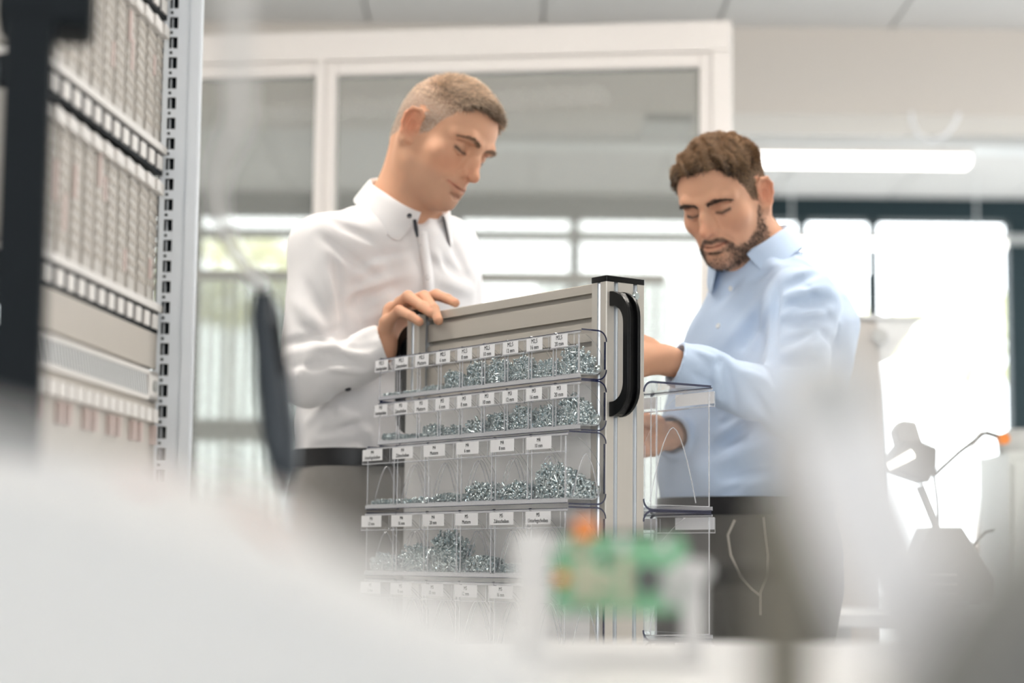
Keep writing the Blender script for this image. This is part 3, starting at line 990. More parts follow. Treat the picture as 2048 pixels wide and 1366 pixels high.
def pull_handle(x, sgn, parent):
    """Black bow handle: two feet on the post and a channel shaped grip."""
    z0, z1, d = 1.088, 1.292, .048
    outer, inner = [], []
    n = 8
    ro, ri = .046, .030
    for k in range(n + 1):
        a = R(90 * k / n)
        outer.append((d - ro + ro * math.sin(a), z1 - ro + ro * math.cos(a)))
    for k in range(n + 1):
        a = R(90 * k / n)
        outer.append((d - ro + ro * math.cos(a), z0 + ro - ro * math.sin(a)))
    t = .013
    for k in range(n + 1):
        a = R(90 - 90 * k / n)
        inner.append((d - t - ri + ri * math.cos(R(90) - a), z0 + .024 + ri - ri * math.sin(R(90) - a)) if False else (d - t - ri + ri * math.sin(a), z0 + .024 + ri - ri * math.cos(a)))
    for k in range(n + 1):
        a = R(90 - 90 * k / n)
        inner.append((d - t - ri + ri * math.sin(R(90) - a) if False else d - t - ri + ri * math.cos(R(90) - a) if False else d - t - ri + ri * math.sin(a), 0)) if False else None
    low = [(d - t - ri + ri * math.sin(R(a)), z0 + .024 + ri - ri * math.cos(R(a))) for a in np.linspace(0, 90, n + 1)]
    high = [(d - t - ri + ri * math.cos(R(a)), z1 - .024 - ri + ri * math.sin(R(a))) for a in np.linspace(0, 90, n + 1)]
    pts = [(0, z1)] + outer + [(0, z0), (0, z0 + .024)] + low + high + [(0, z1 - .024)]
    pts = [(x + sgn * p, z) for p, z in pts]
    h = empty('handle', (0, 0, 0)); h.parent = parent
    MB().prism(pts, 1, .006, .012).build('side_flange', M_BLACK, h, bevel=.001)
    MB().prism(pts, 1, .027, .033).build('side_flange', M_BLACK, h, bevel=.001)
    web = [(0, z1 - .004)] + [(p - .004 if p > .01 else p, z) for p, z in outer[1:-1]] + [(0, z0 + .004), (0, z0 + .020)] + low + high + [(0, z1 - .020)]
    web = [(x + sgn * (p - (.003 if p > .02 else 0)), z) for p, z in web]
    MB().prism(web, 1, .011, .028).build('grip', M_BLACK, h)


pull_handle(0, 1, trolley)
pull_handle(-.6, -1, trolley)
MB().lathe([(.0001, 0), (.0065, 0), (.0065, .004), (.0045, .006), (.0001, .006)], 14, (0, 0, 0)).xf(Matrix.Translation((-.001, .06, 1.289)) @ Matrix.Rotation(R(90), 4, 'Y')).build('bolt', M_STEEL, trolley, smooth=40)
for z in (1.165, 1.083, .97):
    MB().lathe([(.0001, 0), (.0075, 0), (.0075, .004), (.005, .007), (.0001, .007)], 14).xf(Matrix.Translation((-.02, 0, z)) @ Matrix.Rotation(R(90), 4, 'X')).build('bolt', M_STEEL, trolley, smooth=40)


BW = .611


def make_drawer(p, h, d, wide):
    """One clear tip-out drawer: front, floor, curved back, two side walls; returned as meshes in its own frame."""
    t = .0016
    hw = p * .455
    zt = h - .006
    mb = MB()
    mb.box((-hw, -d, .006), (hw, -d + t, zt), 0, 1)
    prof = [(-d + t, .006), (-.022, .006)] + [(-.022 + .016 * math.sin(R(a)), .022 - .016 * math.cos(R(a))) for a in (20, 45, 70, 90)] + [(-.006, h * (.30 if h < .15 else .5))]
    mb.strip_wall(prof, 0, -hw, hw, t, 0, 1)
    side = [(-d, .006), (-.022, .006)] + [(-.022 + .016 * math.sin(R(a)), .022 - .016 * math.cos(R(a))) for a in (30, 60, 90)] + [(-.006, h * .52)]
    for k in range(1, 7):
        u = k / 6
        side.append((-.006 - (d * .62) * math.sin(u * math.pi / 2) ** 1.2, h * .52 + (zt - h * .52) * (1 - (1 - u) ** 2.2)))
    side.append((-d, zt))
    for x in (-hw, hw - t): mb.prism(side, 0, x, x + t, 0, 1)
    for x in (-hw, hw - .0016): mb.box((x if x < 0 else x - .0009, -d - .0006, .006), (x + .0025 if x < 0 else x + .0016, -d, zt), 1)
    mb.box((-hw, -d - .0006, .006), (hw, -d, .0078), 1)
    # arched rib on the side walls and inside the front
    if h > .09:
        for x in (hw - t * .5, -hw + t * .5):
            arch = [(x, -d * (.12 + .68 * u), .012 + h * .60 * (1 - abs(2 * u - 1) ** 1.7)) for u in np.linspace(0, 1, 15)]
            mb.tube(arch, .0010, 6, 1)
    hold = MB()
    hh = .026 if h < .09 else .031
    wd = p * .47
    z0, z1 = h - hh - .001, h - .006
    hold.box((-wd, -d - .011, z0), (wd, -d - .0095, z1), 0, 1)
    hold.box((-wd, -d - .011, z0), (wd, -d, z0 + .0018), 1, 1)
    for x in (-wd, wd - .0015): hold.box((x, -d - .011, z0), (x + .0015, -d, z1), 0, 1)
    return mb.mesh('drawer', [CLEAR, EDGE], 35), hold.mesh('label_holder', [CLEAR, EDGE]), z0, z1, wd


_font_cache = {}


def text_me(txt, size, maxw):
    """Printed lettering: a mesh of the words, TXT may hold two lines, centred."""
    key = (txt, size, maxw)
    if key in _font_cache: return _font_cache[key]
    c = bpy.data.curves.new('lettering', 'FONT')
    c.body = txt; c.size = size; c.align_x = 'CENTER'; c.align_y = 'CENTER'; c.extrude = .00012; c.resolution_u = 2; c.space_line = 1.02
    c.offset = 0
    o = bpy.data.objects.new('tmp', c)
    COL.objects.link(o)
    dg = bpy.context.evaluated_depsgraph_get()
    me = bpy.data.meshes.new_from_object(o.evaluated_get(dg))
    bpy.data.objects.remove(o)
    co = np.empty(len(me.vertices) * 3, np.float32); me.vertices.foreach_get('co', co)
    co = co.reshape(-1, 3)
    co[:, 0] *= .86
    # squeeze each line that is too wide
    mid = (co[:, 1].max() + co[:, 1].min()) / 2
    for m_ in (co[:, 1] > mid, co[:, 1] <= mid):
        if m_.any():
            w_ = co[m_, 0].max() - co[m_, 0].min()
            if w_ > maxw: co[m_, 0] *= maxw / w_
    me.vertices.foreach_set('co', co.ravel())
    me.name = 'lettering'
    me.materials.clear(); me.materials.append(M_INK)
    _font_cache[key] = me
    return me


def bank(label, z, n, h, d, texts, back=False, group='clear bin banks'):
    """A row of N tip-out bins in one clear housing, 600 mm wide, hung on the trolley."""
    if back:
        o = empty('bin_bank', tuple(TR.world((0, .0805, z))), TROLLEY_RZ + math.pi, label, 'storage bins', group)
    else:
        o = empty('bin_bank', tuple(TR.world((-BW, -.0005, z))), TROLLEY_RZ, label, 'storage bins', group)
    p = BW / n
    r = .016
    prof = [(-d + .002, h)] + [(-r + r * math.sin(R(a)), h - r + r * math.cos(R(a))) for a in (0, 18, 36, 54, 72, 90)] + [(-r + r * math.cos(R(a)), r - r * math.sin(R(a))) for a in (0, 18, 36, 54, 72, 90)] + [(-d + .002, 0)]
    hs = MB()
    top, bot = [q for q in prof if q[1] > h * .6], [q for q in prof if q[1] < h * .4]
    th_ = .0026 if h < .15 else .0036
    hs.strip_wall(top, 0, 0, BW, th_, 0, 1)
    hs.strip_wall(bot, 0, 0, BW, th_, 0, 1)
    hs.box((BW - .0022, -.0024, r), (BW, -.0002, h - r), 1)
    plate = [(-d + .003, .001)] + prof[:0:-1] + [(-d + .003, h - .001)]
    plate = [(-d + .003, .002), (-.018, .002)] + [(-r + (r - .002) * math.cos(R(a)), r - (r - .002) * math.sin(R(a))) for a in (60, 30, 0)] + [(-.002, h - r)] + [(-r + (r - .002) * math.sin(R(a)), h - r + (r - .002) * math.cos(R(a))) for a in (60, 30, 0)] + [(-d + .003, h - .002)]
    for k in (0, n):
        x = min(max(k * p - .0006, 0.0004), BW - .0016)
        hs.prism(plate, 0, x, x + .0012, 2, 2 if 0 < k < n else 2)
    for k in range(1, n):                                # small pivot lugs on the top edge
        hs.prism([(k * p - .003, h), (k * p + .004, h - .006), (k * p + .006, h - .005), (k * p, h + .0012)], 1, -d - .0005, -d + .004, 1)
    hs.box((0, -d - .001, h - .0012), (BW, -d + .002, h), 1)
    hs.box((0, -d - .001, h - .0045), (BW, -d + .001, h - .0012), 3)
    hs.box((0, -d - .001, 0), (BW, -d + .001, .0065), 3)
    hs.box((0, -d - .0012, -.0006), (BW, -d + .002, .0006), 1)
    hs.build('housing', [CLEAR, NAVY, CLEAR, EDGE], o)
    dm, hm, z0, z1, wd = make_drawer(p, h, d, False)
    lw = p * (.64 if n > 6 else .66)
    lx0 = -wd + .003
    lz1 = z1 + .001
    lz0 = lz1 - .0205
    lab = MB().box((lx0, -d - .0116, lz0), (lx0 + lw, -d - .0111, lz1)).mesh('label', M_PAPER)
    for k in range(n):
        dr = link('drawer', dm, o, ((k + .5) * p, 0, 0))
        link('label_holder', hm, dr)
        if texts is None: continue
        lb = link('label', lab, dr)
        if texts[k]:
            sz = .0100 if h < .09 else .0090
            link('lettering', text_me(texts[k], sz, lw * .86), dr, (lx0 + lw / 2, -d - .0118, (lz0 + lz1) / 2), (R(90), 0, 0))
    return o


B9 = dict(n=9, h=.077, d=.052)
B6 = dict(n=6, h=.112, d=.076)
sz9 = ['6 mm', '8 mm', '10 mm', '12 mm', '16 mm', '20 mm']
wz = ['Unterlegscheiben', 'Zahnscheiben', 'Muttern']
T1 = ['M2,5\n' + t for t in wz + sz9]
T2 = ['M3\n' + t for t in wz + sz9]
T3 = ['M4\n' + t for t in wz + sz9[:3]]
T4 = ['M4\n12 mm', 'M4\n16 mm', 'M4\n20 mm', 'M5\nMuttern', 'M5\nZahnscheiben', 'M5\nUnterlegscheiben']
T5 = ['M5\n' + t for t in sz9]
ZR = [1.1475, 1.0655, .9475, .8275, .7075]
bank('topmost front row of nine small clear bins of screws', ZR[0], texts=T1, **B9)
bank('second front row of nine small clear bins of screws', ZR[1], texts=T2, **B9)
bank('third front row of six clear bins labelled M4', ZR[2], texts=T3, **B6)
bank('fourth front row of six clear bins, M4 to M5', ZR[3], texts=T4, **B6)
bank('fifth front row of clear bins, just above the white table', ZR[4], texts=T5, **B6)
for k, lb in enumerate(('large empty clear bins, upper row beside the bearded man', 'large clear bins, row at the height of his belt', 'large clear bins, lowest row behind the circuit board')):
    bank(lb, 0.942 - k * .2115, 4, .206, .146, [None] * 4, back=True, group='large bin banks')

# ------------------------------------------------------------------ what lies in the bins


def fill(z, n, h, d, k, kind, frac, length, dia, label, seed):
    """A heap of small zinc-plated parts in bin K: real screws, nuts or washers, too many to count."""
    p = BW / n
    rng = random.Random(seed)
    cx = (k + .5) * p
    x0, x1 = cx - p * .455 + .003, cx + p * .455 - .003
    yf, yb = -d + .0045, -.012
    H = (h - .03) * frac
    mb = MB()
    step = max(dia * 1.75, length * .30) if kind == 'screw' else dia * (.95 if kind == 'nut' else 1.0)
    nx, nz = int((x1 - x0) / step), max(1, int(H / (step * .8)))
    ny = 4 if kind == 'screw' else 3
    for iz in range(nz + 1):
        for ix in range(nx):
            for iy in range(ny if k < n - 1 else 2 * ny):
                if k == n - 1: fy = (iy + .5) / (2 * ny)
                else: fy = (iy + .5) / (ny * 2.0)
                x = x0 + (ix + .5) / nx * (x1 - x0) + rng.uniform(-.4, .4) * step
                y = yf + fy * (yb - yf) + rng.uniform(-.3, .3) * step
                zz = z + .009 + iz * step * .8 + rng.uniform(-.3, .3) * step
                hump = H * (1 - .28 * ((x - cx) / (p / 2)) ** 2 - .45 * fy + rng.uniform(-.12, .10))
                if zz - z - .009 > hump: continue
                if kind == 'screw':
                    a, tl = rng.uniform(0, 6.283), rng.gauss(0, .8)
                    dv = np.array([math.cos(a) * math.cos(tl), .6 * math.sin(a) * math.cos(tl), math.sin(tl)])
                    dv /= np.linalg.norm(dv)
                    L = length
                    # keep the screw inside the bin
                    half = np.abs(dv) * L / 2
                    x = min(max(x, x0 + half[0]), max(x1 - half[0], x0 + half[0])); y = min(max(y, yf + half[1] + dia * .6), max(yb - half[1], yf + half[1] + dia * .6))
                    zz = max(zz, z + .0085 + half[2] + dia * .4)
                    c = np.array([x, y, zz])
                    e0, e1 = c - dv * L / 2, c + dv * L / 2
                    hd = e0 - dv * dia * .75
                    mb.tube([hd, hd + dv * dia * .22, e0, e0 + dv * 1e-5, e1], [dia * .60, dia * .86, dia * .86, dia * .54, dia * .50], 6, caps=True)
                else:
                    t = np.array([rng.gauss(0, 1), rng.gauss(0, 1), rng.gauss(0, 1.6)]); t /= np.linalg.norm(t)
                    c = np.array([x, y, max(zz, z + .011)])
                    th = dia * (.4 if kind == 'nut' else .12)
                    ro, ri = dia * (.95 if kind == 'nut' else 1.0), dia * .5
                    mb.tube([c - t * th, c - t * th * .999, c + t * th * .999, c + t * th, c - t * th], [ri, ro, ro, ri, ri], 6 if kind == 'nut' else 10, caps=False)
    if not mb.v: return
    Rm = Matrix.Translation(Vector(TR.world((-BW, -.0005, 0)))) @ Matrix.Rotation(TROLLEY_RZ, 4, 'Z')
    o = mb.build('screw_heap' if kind == 'screw' else kind + '_heap', M_STEEL, None, smooth=50)
    o.matrix_world = Rm
    tag(o, label, kind + ('s'), 'hardware in the clear bins', 'stuff')


ORD = ['first', 'second', 'third', 'fourth', 'fifth', 'sixth', 'seventh', 'eighth', 'ninth']
rows = [
    (ZR[0], B9, 2.8, [('washer', .10, 2), ('washer', .08, 2), ('nut', .16, 2), ('screw', .62, 6), ('screw', .86, 8), ('screw', .86, 10), ('screw', .78, 12), ('screw', .55, 16), ('screw', .84, 20)], 'topmost row'),
    (ZR[1], B9, 3.1, [('washer', .24, 2), ('washer', .16, 2), ('nut', .46, 2), ('screw', .30, 6), ('screw', .50, 8), ('screw', .66, 10), ('screw', .80, 12), ('screw', .72, 16), ('screw', .95, 20)], 'second row'),
    (ZR[2], B6, 3.2, [('washer', .10, 2), ('washer', .10, 2), ('nut', .16, 2), ('screw', .38, 6), ('screw', .34, 8), ('screw', .66, 10)], 'third row'),
    (ZR[3], B6, 3.2, [('screw', .34, 12), ('screw', .52, 16), ('screw', .80, 20), ('nut', .34, 2), ('washer', .18, 2), ('washer', .14, 2)], 'fourth row'),
]
WHAT = {'screw': 'zinc-plated screws', 'nut': 'small hex nuts', 'washer': 'small washers'}
for (z, B, dia, lst, rn) in rows:
    for k, (kd, fr_, L) in enumerate(lst):
        ds = dia / 1000 if kd == 'screw' else dia / 1000 * 1.05
        fill(z, B['n'], B['h'], B['d'], k, kd, fr_, L / 1000 if L > 2 else .0, ds, 'heap of %s in the %s bin from the far post, %s' % (WHAT[kd], ORD[k], rn), int(z * 1000) + k)

# ------------------------------------------------------------------ the two men
SKIN = attr_mat('skin', 'Col', rough=.6, sss=.12, spec=.16, bump=.08, bscale=900, var=.05, vscale=60)


def lerp(a, b, t): return np.asarray(a) + (np.asarray(b) - np.asarray(a)) * t


def make_collar(name, m, parent, c, ax_up, fwd, rx, ry, stand, fall, spread, point, th=.0022):
    """A folded shirt collar round the neck: C its centre, open at the front by SPREAD; the leaf falls outward and ends in two points."""
    up = np.array(ax_up, float); up /= np.linalg.norm(up)
    f = np.array(fwd, float); f -= up * (f @ up); f /= np.linalg.norm(f)
    r = np.cross(f, up)
    n = 48
    mb = MB()
    for k in range(1):
        rows = []
        ang = np.linspace(spread, 2 * math.pi - spread, n)
        for t in (0.0, .35, .75, 1.0, 1.06, 1.25, 1.55, 1.8, 2.0):
            row = []
            for i, a in enumerate(ang):
                e = abs((i - (n - 1) / 2) / ((n - 1) / 2))          # 0 at the nape, 1 at the front edges
                front = smooth(.55, 1.0, np.array(e)).item()
                h_st = stand * (1 - .30 * front)
                if t <= 1:
                    z = h_st * t
                    off = .004 * t * 0
                else:
                    q = t - 1
                    fl = fall * (1 + point * front ** 2)
                    z = h_st + .004 * math.sin(min(q / .06, 1) * math.pi / 2) - fl * max(q - .06, 0) * (1 - .06 * front)
                    off = .0055 + .020 * q + .008 * front * q
                # the points swing toward the sides as they fall
                aa = a + (-1 if i < n / 2 else 1) * (-.34 * front * max(t - 1, 0)) * (1 if point > 0 else 0)
                p = np.array(c) + f * (math.cos(aa) * (ry + off)) + r * (math.sin(aa) * (rx + off)) + up * z
                row.append(p)
            rows.append(row)
        V = [p for row in rows for p in row]
        F_ = [(i * n + j, i * n + j + 1, (i + 1) * n + j + 1, (i + 1) * n + j) for i in range(len(rows) - 1) for j in range(n - 1)]
        mb.add(V, F_)
    o = mb.build(name, m, parent, smooth=60)
    sd = o.modifiers.new('cloth', 'SOLIDIFY'); sd.thickness = th; sd.offset = 0
    ss = o.modifiers.new('soft', 'SUBSURF'); ss.levels = ss.render_levels = 1
    return o


def button(name, p, nrm, r, m, parent):
    nrm = Vector(nrm).normalized()
    q = nrm.to_track_quat('Z', 'Y').to_matrix().to_4x4()
    q.translation = Vector(p)
    mb = MB().lathe([(r * .2, .0000), (r, 0), (r, r * .35), (r * .8, r * .5), (r * .62, r * .36), (.0001, r * .36)], 16).xf(q)
    return mb.build(name, m, parent, smooth=40)


def surf_hit(S, px, py, Y0, Y1):
    """Where the ray through a pixel meets the field S, walking from distance Y0 to Y1; also the outward normal."""
    ys = np.linspace(Y0, Y1, 500)
    P = np.stack([at(px, py, y) for y in ys])

    def val(p):
        i = [np.clip(np.searchsorted(a, p[..., k]) - 1, 0, len(a) - 2) for k, a in enumerate(S.ax)]
        t = [(p[..., k] - S.ax[k][i[k]]) / (S.ax[k][i[k] + 1] - S.ax[k][i[k]]) for k in range(3)]
        r = 0
        for dx in (0, 1):
            for dy in (0, 1):
                for dz in (0, 1):
                    w = (t[0] if dx else 1 - t[0]) * (t[1] if dy else 1 - t[1]) * (t[2] if dz else 1 - t[2])
                    r = r + w * S.d[i[0] + dx, i[1] + dy, i[2] + dz]
        return r
    v = val(P)
    k = int(np.argmax(v < 0))
    p = P[k]
    e = .004
    g = np.array([val(p + np.eye(3)[j] * e) - val(p - np.eye(3)[j] * e) for j in range(3)])
    return p, g / (np.linalg.norm(g) + 1e-9)


def hair_roots(V, Q, fr, mask_fn, n, seed):
    """N random points on the scalp, with their normals, where MASK_FN (local points) allows hair."""
    rng = np.random.default_rng(seed)
    L = fr.local(V)
    near = np.linalg.norm(L - np.array([0, 0, .03]), axis=1) < .17
    q = Q[near[Q].all(1)]
    a, b, c, d = (V[q[:, i]] for i in range(4))
    nr = np.cross(c - a, d - b)
    area = np.linalg.norm(nr, axis=1)
    nr /= area[:, None] + 1e-12
    cen = fr.local((a + b + c + d) / 4)
    w = area * mask_fn(cen)
    pick = rng.choice(len(q), n, p=w / w.sum())
    u, v = rng.random((2, n, 1))
    P = (a[pick] * (1 - u) + b[pick] * u) * (1 - v) + (d[pick] * (1 - u) + c[pick] * u) * v
    return P, nr[pick], fr.local(P), rng


def face_colour(L, base, beard=None):
    """Skin, lips, brows, lashes and beard shadow by point, with shade painted into the lid and mouth lines. L: points in the head's frame."""
    n = len(L)
    col = np.tile(np.array(base), (n, 1))
    ax = np.abs(L[:, 0])
    Ls = np.stack([ax, L[:, 1], L[:, 2]], 1)

    def mix(c, m): col[:] = col + (np.array(c) - col) * np.clip(m, 0, 1)[:, None]
    b = np.array(base)
    head = np.exp(-((np.linalg.norm(L - np.array([0, .02, .0]), axis=1) / .16) ** 6))
    # ruddy nose, cheeks and ears
    mix(b * [1.04, .80, .76], .55 * np.exp(-(np.linalg.norm(Ls - [.0, .112, -.02], axis=1) / .022) ** 2))
    mix(b * [1.03, .82, .78], .45 * np.exp(-(np.linalg.norm(Ls - [.042, .07, -.022], axis=1) / .026) ** 2))
    mix(b * [1.06, .72, .66], .65 * np.exp(-(np.linalg.norm(Ls - [.083, -.014, .006], axis=1) / .026) ** 4))
    if beard is not None: beard(L, Ls, mix)
    # lips, then shade painted into the line between them
    m = np.exp(-(arc_d(Ls, [(0, .100, -.0478), (.012, .097, -.0470), (.0235, .087, -.0492)]) / .0042) ** 4)
    m = np.maximum(m, np.exp(-(arc_d(Ls, [(0, .0985, -.0558), (.012, .0955, -.0550), (.0225, .087, -.0512)]) / .0048) ** 4))
    mix(b * [.90, .47, .47], .85 * m)
    mix(b * [.35, .22, .22], .8 * np.exp(-(arc_d(Ls, [(0, .1015, -.0506), (.012, .099, -.0502), (.0265, .0855, -.0490)]) / .0025) ** 2))
    # lashes with their shadow, and shade painted along the lid crease
    mix([.05, .035, .03], .95 * np.exp(-(arc_d(Ls, [(.0200, .0825, .0098), (.0325, .0845, .0082), (.0465, .0765, .0112)]) / .0034) ** 2))
    mix(b * [.62, .50, .46], .5 * np.exp(-(arc_d(Ls, [(.0200, .0825, .0255), (.034, .0830, .0285), (.0475, .0725, .0230)]) / .0022) ** 2))
    return col


def brow_roots(n, rng, fr):
    t = rng.random(n)
    side = rng.choice([-1, 1], n)
    x = np.interp(t, [0, .5, 1], [.0110, .032, .0520])
    y = np.interp(t, [0, .5, 1], [.0985, .0945, .0755])
    z = np.interp(t, [0, .5, 1], [.0330, .0405, .0345]) + rng.normal(0, 1, n) * np.interp(t, [0, .3, 1], [.0026, .0024, .0010])
    return np.stack([x * side, y, z], 1), side


def person(name, label, prm):
    """Builds one man. PRM holds the joints (points of the room) and the look."""
    P = prm
    root_loc = np.array([P['pelvis'][0], P['pelvis'][1], 0.0])
    fr = P['head']
    yaw = P['yaw']                                   # body forward direction in the floor plane
    f = np.array([math.cos(yaw), math.sin(yaw), 0.0]); r = np.array([f[1], -f[0], 0.0])
    TB = Frame(root_loc, np.stack([r, f, [0, 0, 1]], 1))
    # ---- body: one continuous skin, fine at the head and the hands
    segx, segy, segz = [], [], []
    ho = fr.o
    for a, seg in enumerate((segx, segy, segz)):
        seg.append((ho[a] - .135, ho[a] + .135, .0017))
        for h in P['hands']:
            pts = np.array([q for fg in h['fingers'] for q in fg[0]] + [h['wrist']])
            seg.append((pts[:, a].min() - .02, pts[:, a].max() + .02, .0022))
    allp = np.array([P['pelvis'], P['elbow_r'], P['elbow_l'], P['sh_r'], P['sh_l'], ho] + [h['wrist'] for h in P['hands']])
    segx.append((allp[:, 0].min() - .28, allp[:, 0].max() + .28, .016))
    segy.append((allp[:, 1].min() - .28, allp[:, 1].max() + .28, .016))
    segz.append((-.01, ho[2] + .2, .016))
    S = SDF(axis(segx), axis(segy), axis(segz))
    head_sdf(S, fr, **P['face'])
    nb = P['neck']
    S.cap(fr.world((0, -.032, -.028)), nb, .056 * fr.s, .062, .03)
    S.cap(fr.world((0, .012, -.055)), lerp(nb, fr.world((0, .1, -.1)), .12), .034, .040, .05)
    for sx in (-1, 1):                                # the cords of the neck
        S.cap(fr.world((sx * .058, -.022, -.022)), nb + r * sx * .022 + f * .040, .012, .010, .03)
    S.loft([(z, *(TB.local(c)[:2]), rx - .018, ry - .018) for (z, c, rx, ry) in P['torso'][:-2]], .03, TB)
    S.cap(P['torso'][-3][1] + np.array([0, 0, .0]), nb, .08, .06, .05)
    for sh, el, k in (('sh_r', 'elbow_r', 'R'), ('sh_l', 'elbow_l', 'L')):
        S.cap(nb - np.array([0, 0, .03]), P[sh], .05, .045, .04)
        S.cap(P[sh], P[el], .042, .036, .03)
        for h in P['hands']:
            if h['side'] == k: S.cap(P[el], h['wrist'], .036, .0235, .02, flat=(h['flat'], 1.25) if 'flat' in h else None)
    pel = P['pelvis']
    for sx, kn, ft in ((1, P['knee_r'], P['foot_r']), (-1, P['knee_l'], P['foot_l'])):
        S.cap(pel + r * sx * .085 - np.array([0, 0, .08]), kn, .075, .05, .04)
        S.cap(kn, ft, .046, .035, .03)
        S.cap(ft, ft + f * .13 - np.array([0, 0, .03]), .03, .026, .02)
    for h in P['hands']:
        w = h['wrist']
        for pts, rad in h['fingers']:
            S.chain(pts, rad, .0035)
        for i, (pts, rad) in enumerate(h['fingers'][:4]):
            S.cap(w, pts[0], .0165, .0115, .016)
        for i in range(3):
            S.cap(lerp(w, h['fingers'][i][0][0], .25), h['fingers'][i + 1][0][0], .013, .010, .012)
        if len(h['fingers']) > 4: S.cap(w, h['fingers'][4][0][0], .017, .013, .018)
        for npos, nrad, nrot in h.get('nails', []):
            pass
    me, V, Q = S.mesh(name)
    L = fr.local(V)
    col = face_colour(L, P['skin'], P.get('beard'))
    hm = P['hair_mask'](L)
    near = (np.linalg.norm(L - np.array([0, 0, .03]), axis=1) < .17)
    ear = (np.abs(L[:, 0]) > .0735) & (np.linalg.norm(L[:, 1:] - np.array([-.012, .002]), axis=1) < .044)
    hm = hm * near * ~ear
    col = col + (np.array(P['scalp']) - col) * (hm * P['scalp_w'])[:, None]
    for h in P['hands']:                               # nails and knuckles
        for pts, rad in h['fingers']:
            a, b = np.array(pts[-2]), np.array(pts[-1])
            t = (b - a) / np.linalg.norm(b - a)
            up = np.array(h['up']) - t * (np.array(h['up']) @ t); up /= np.linalg.norm(up)
            q = b - t * .001 + up * rad[-1] * .9
            D = V - q
            sl = D @ t; sn = D @ up; ss = np.linalg.norm(D - np.outer(sl, t) - np.outer(sn, up), axis=1)
            m = np.exp(-((sl / .0075) ** 4 + (ss / .0052) ** 4 + (sn / .006) ** 4))
            col = col + (np.array(P['skin']) * [1.10, .98, .98] - col) * (m * .8)[:, None]
            kn = np.array(pts[1])
            m = np.exp(-(np.linalg.norm(V - kn, axis=1) / .011) ** 2) * .35
            col = col + (np.array(P['skin']) * [1.0, .80, .75] - col) * m[:, None]
    paint(me, 'Col', col)
    me.materials.append(SKIN)
    me.transform(Matrix.Translation(-Vector(root_loc)))
    body = link(name, me, None, root_loc)
    tag(body, label, 'person')
    inv = Matrix.Translation(-Vector(root_loc))

    def child(o):
        o.parent = body
        o.matrix_parent_inverse = inv
        return o
    # ---- hair, brows, beard
    Pr, Nr, Lr, rng = hair_roots(V, Q, fr, lambda c: P['hair_mask'](c) * ~((np.abs(c[:, 0]) > .0735) & (np.linalg.norm(c[:, 1:] - np.array([-.012, .002]), axis=1) < .044)), P['hair_n'], 3)
    child(strands('hair', P['hair_fn'](Pr, Nr, Lr, rng, fr), P['hair_mat'], .00042, None, P['hair_tint'](Lr, rng)))
    def brow_mask(c):
        x = np.abs(c[:, 0])
        zc = np.interp(x, [.0, .0100, .030, .043, .0525], [.0330, .0335, .0405, .0395, .0330]) + P['brow'][1]
        w = np.interp(x, [.008, .014, .030, .054], [.9, 1.15, 1.0, .5]) * P['brow'][2]
        return np.exp(-((c[:, 2] - zc) / w) ** 4) * (x > .0095) * (x < .0535) * (c[:, 1] > .05)
    Pb, Nb, Lb, rng = hair_roots(V, Q, fr, brow_mask, P['brow'][0], 9)
    sd2 = np.sign(Lb[:, :1])
    dirn = sd2 * (fr.R @ np.array([1., 0, 0]))[None] * .9 + (fr.R @ np.array([0, .1, 1.]))[None] * np.interp(np.abs(Lb[:, 0]), [.01, .03, .05], [.75, .25, -.35])[:, None] + Nb * .35 + rng.normal(0, .22, Nb.shape)
    dirn /= np.linalg.norm(dirn, axis=1)[:, None]
    child(strands('eyebrow', np.stack([Pb + dirn * .0070 * (i / 3) - Nb * .0012 * (i / 3) ** 2 for i in range(4)], 1), P['brow_mat'], .00026, None))
    if 'beard_mask' in P:
        Pb, Nb, Lb, rng = hair_roots(V, Q, fr, P['beard_mask'], P['beard_n'], 5)
        down = fr.R @ np.array([0, -.15, -1.0])
        dd = Nb * .55 + down * .8 + rng.normal(0, .25, Nb.shape)
        dd /= np.linalg.norm(dd, axis=1)[:, None]
        ln = .0048 * (0.6 + .6 * rng.random((len(Pb), 1)))
        child(strands('beard', np.stack([Pb - Nb * .0005 + dd * ln * (i / 2) for i in range(3)], 1), P['beard_mat'], .00034, None))
    # ---- shirt
    T = P['torso']
    zt = max(P['sh_r'][2], P['sh_l'][2]) + .16
    lo = allp.min(0) - .22; hi = allp.max(0) + .22
    hi[2] = zt; lo[2] = P['hem'] - .02
    g = .0037
    S2 = SDF(*(np.arange(lo[i], hi[i], g) for i in range(3)))
    S2.loft([(z, *(TB.local(c)[:2]), rx, ry) for (z, c, rx, ry) in T], .03, TB)
    S2.cap(T[-3][1], nb + np.array([0, 0, -.01]), .10, .066, .06)
    for sh, el, k in (('sh_r', 'elbow_r', 'R'), ('sh_l', 'elbow_l', 'L')):
        S2.cap(nb - np.array([0, 0, .035]), P[sh] + np.array([0, 0, .004]), .062, .050, .05)
        S2.cap(P[sh], P[el], .061, P['sleeve'][0], .045)
        for h in P['hands']:
            if h['side'] == k:
                w = np.array(h['wrist'])
                cu = w + (P[el] - w) / np.linalg.norm(P[el] - w) * h['cuff']
                S2.cap(P[el], cu + (P[el] - cu) * .16, P['sleeve'][0] - .001, P['sleeve'][1] + .003, .02)
                S2.cap(cu + (P[el] - cu) * .22, cu, P['sleeve'][1], P['sleeve'][1] + .001, .006)
    segs = []
    for x0, y0, x1, y1, w_, amp in P['folds']:           # creases follow the cloth: their ends are found on its surface
        pts = [surf_hit(S2, x0 + (x1 - x0) * t, y0 + (y1 - y0) * t, 3.45, 4.3)[0] for t in (0, .33, .67, 1)]
        segs.append((pts, w_, amp))
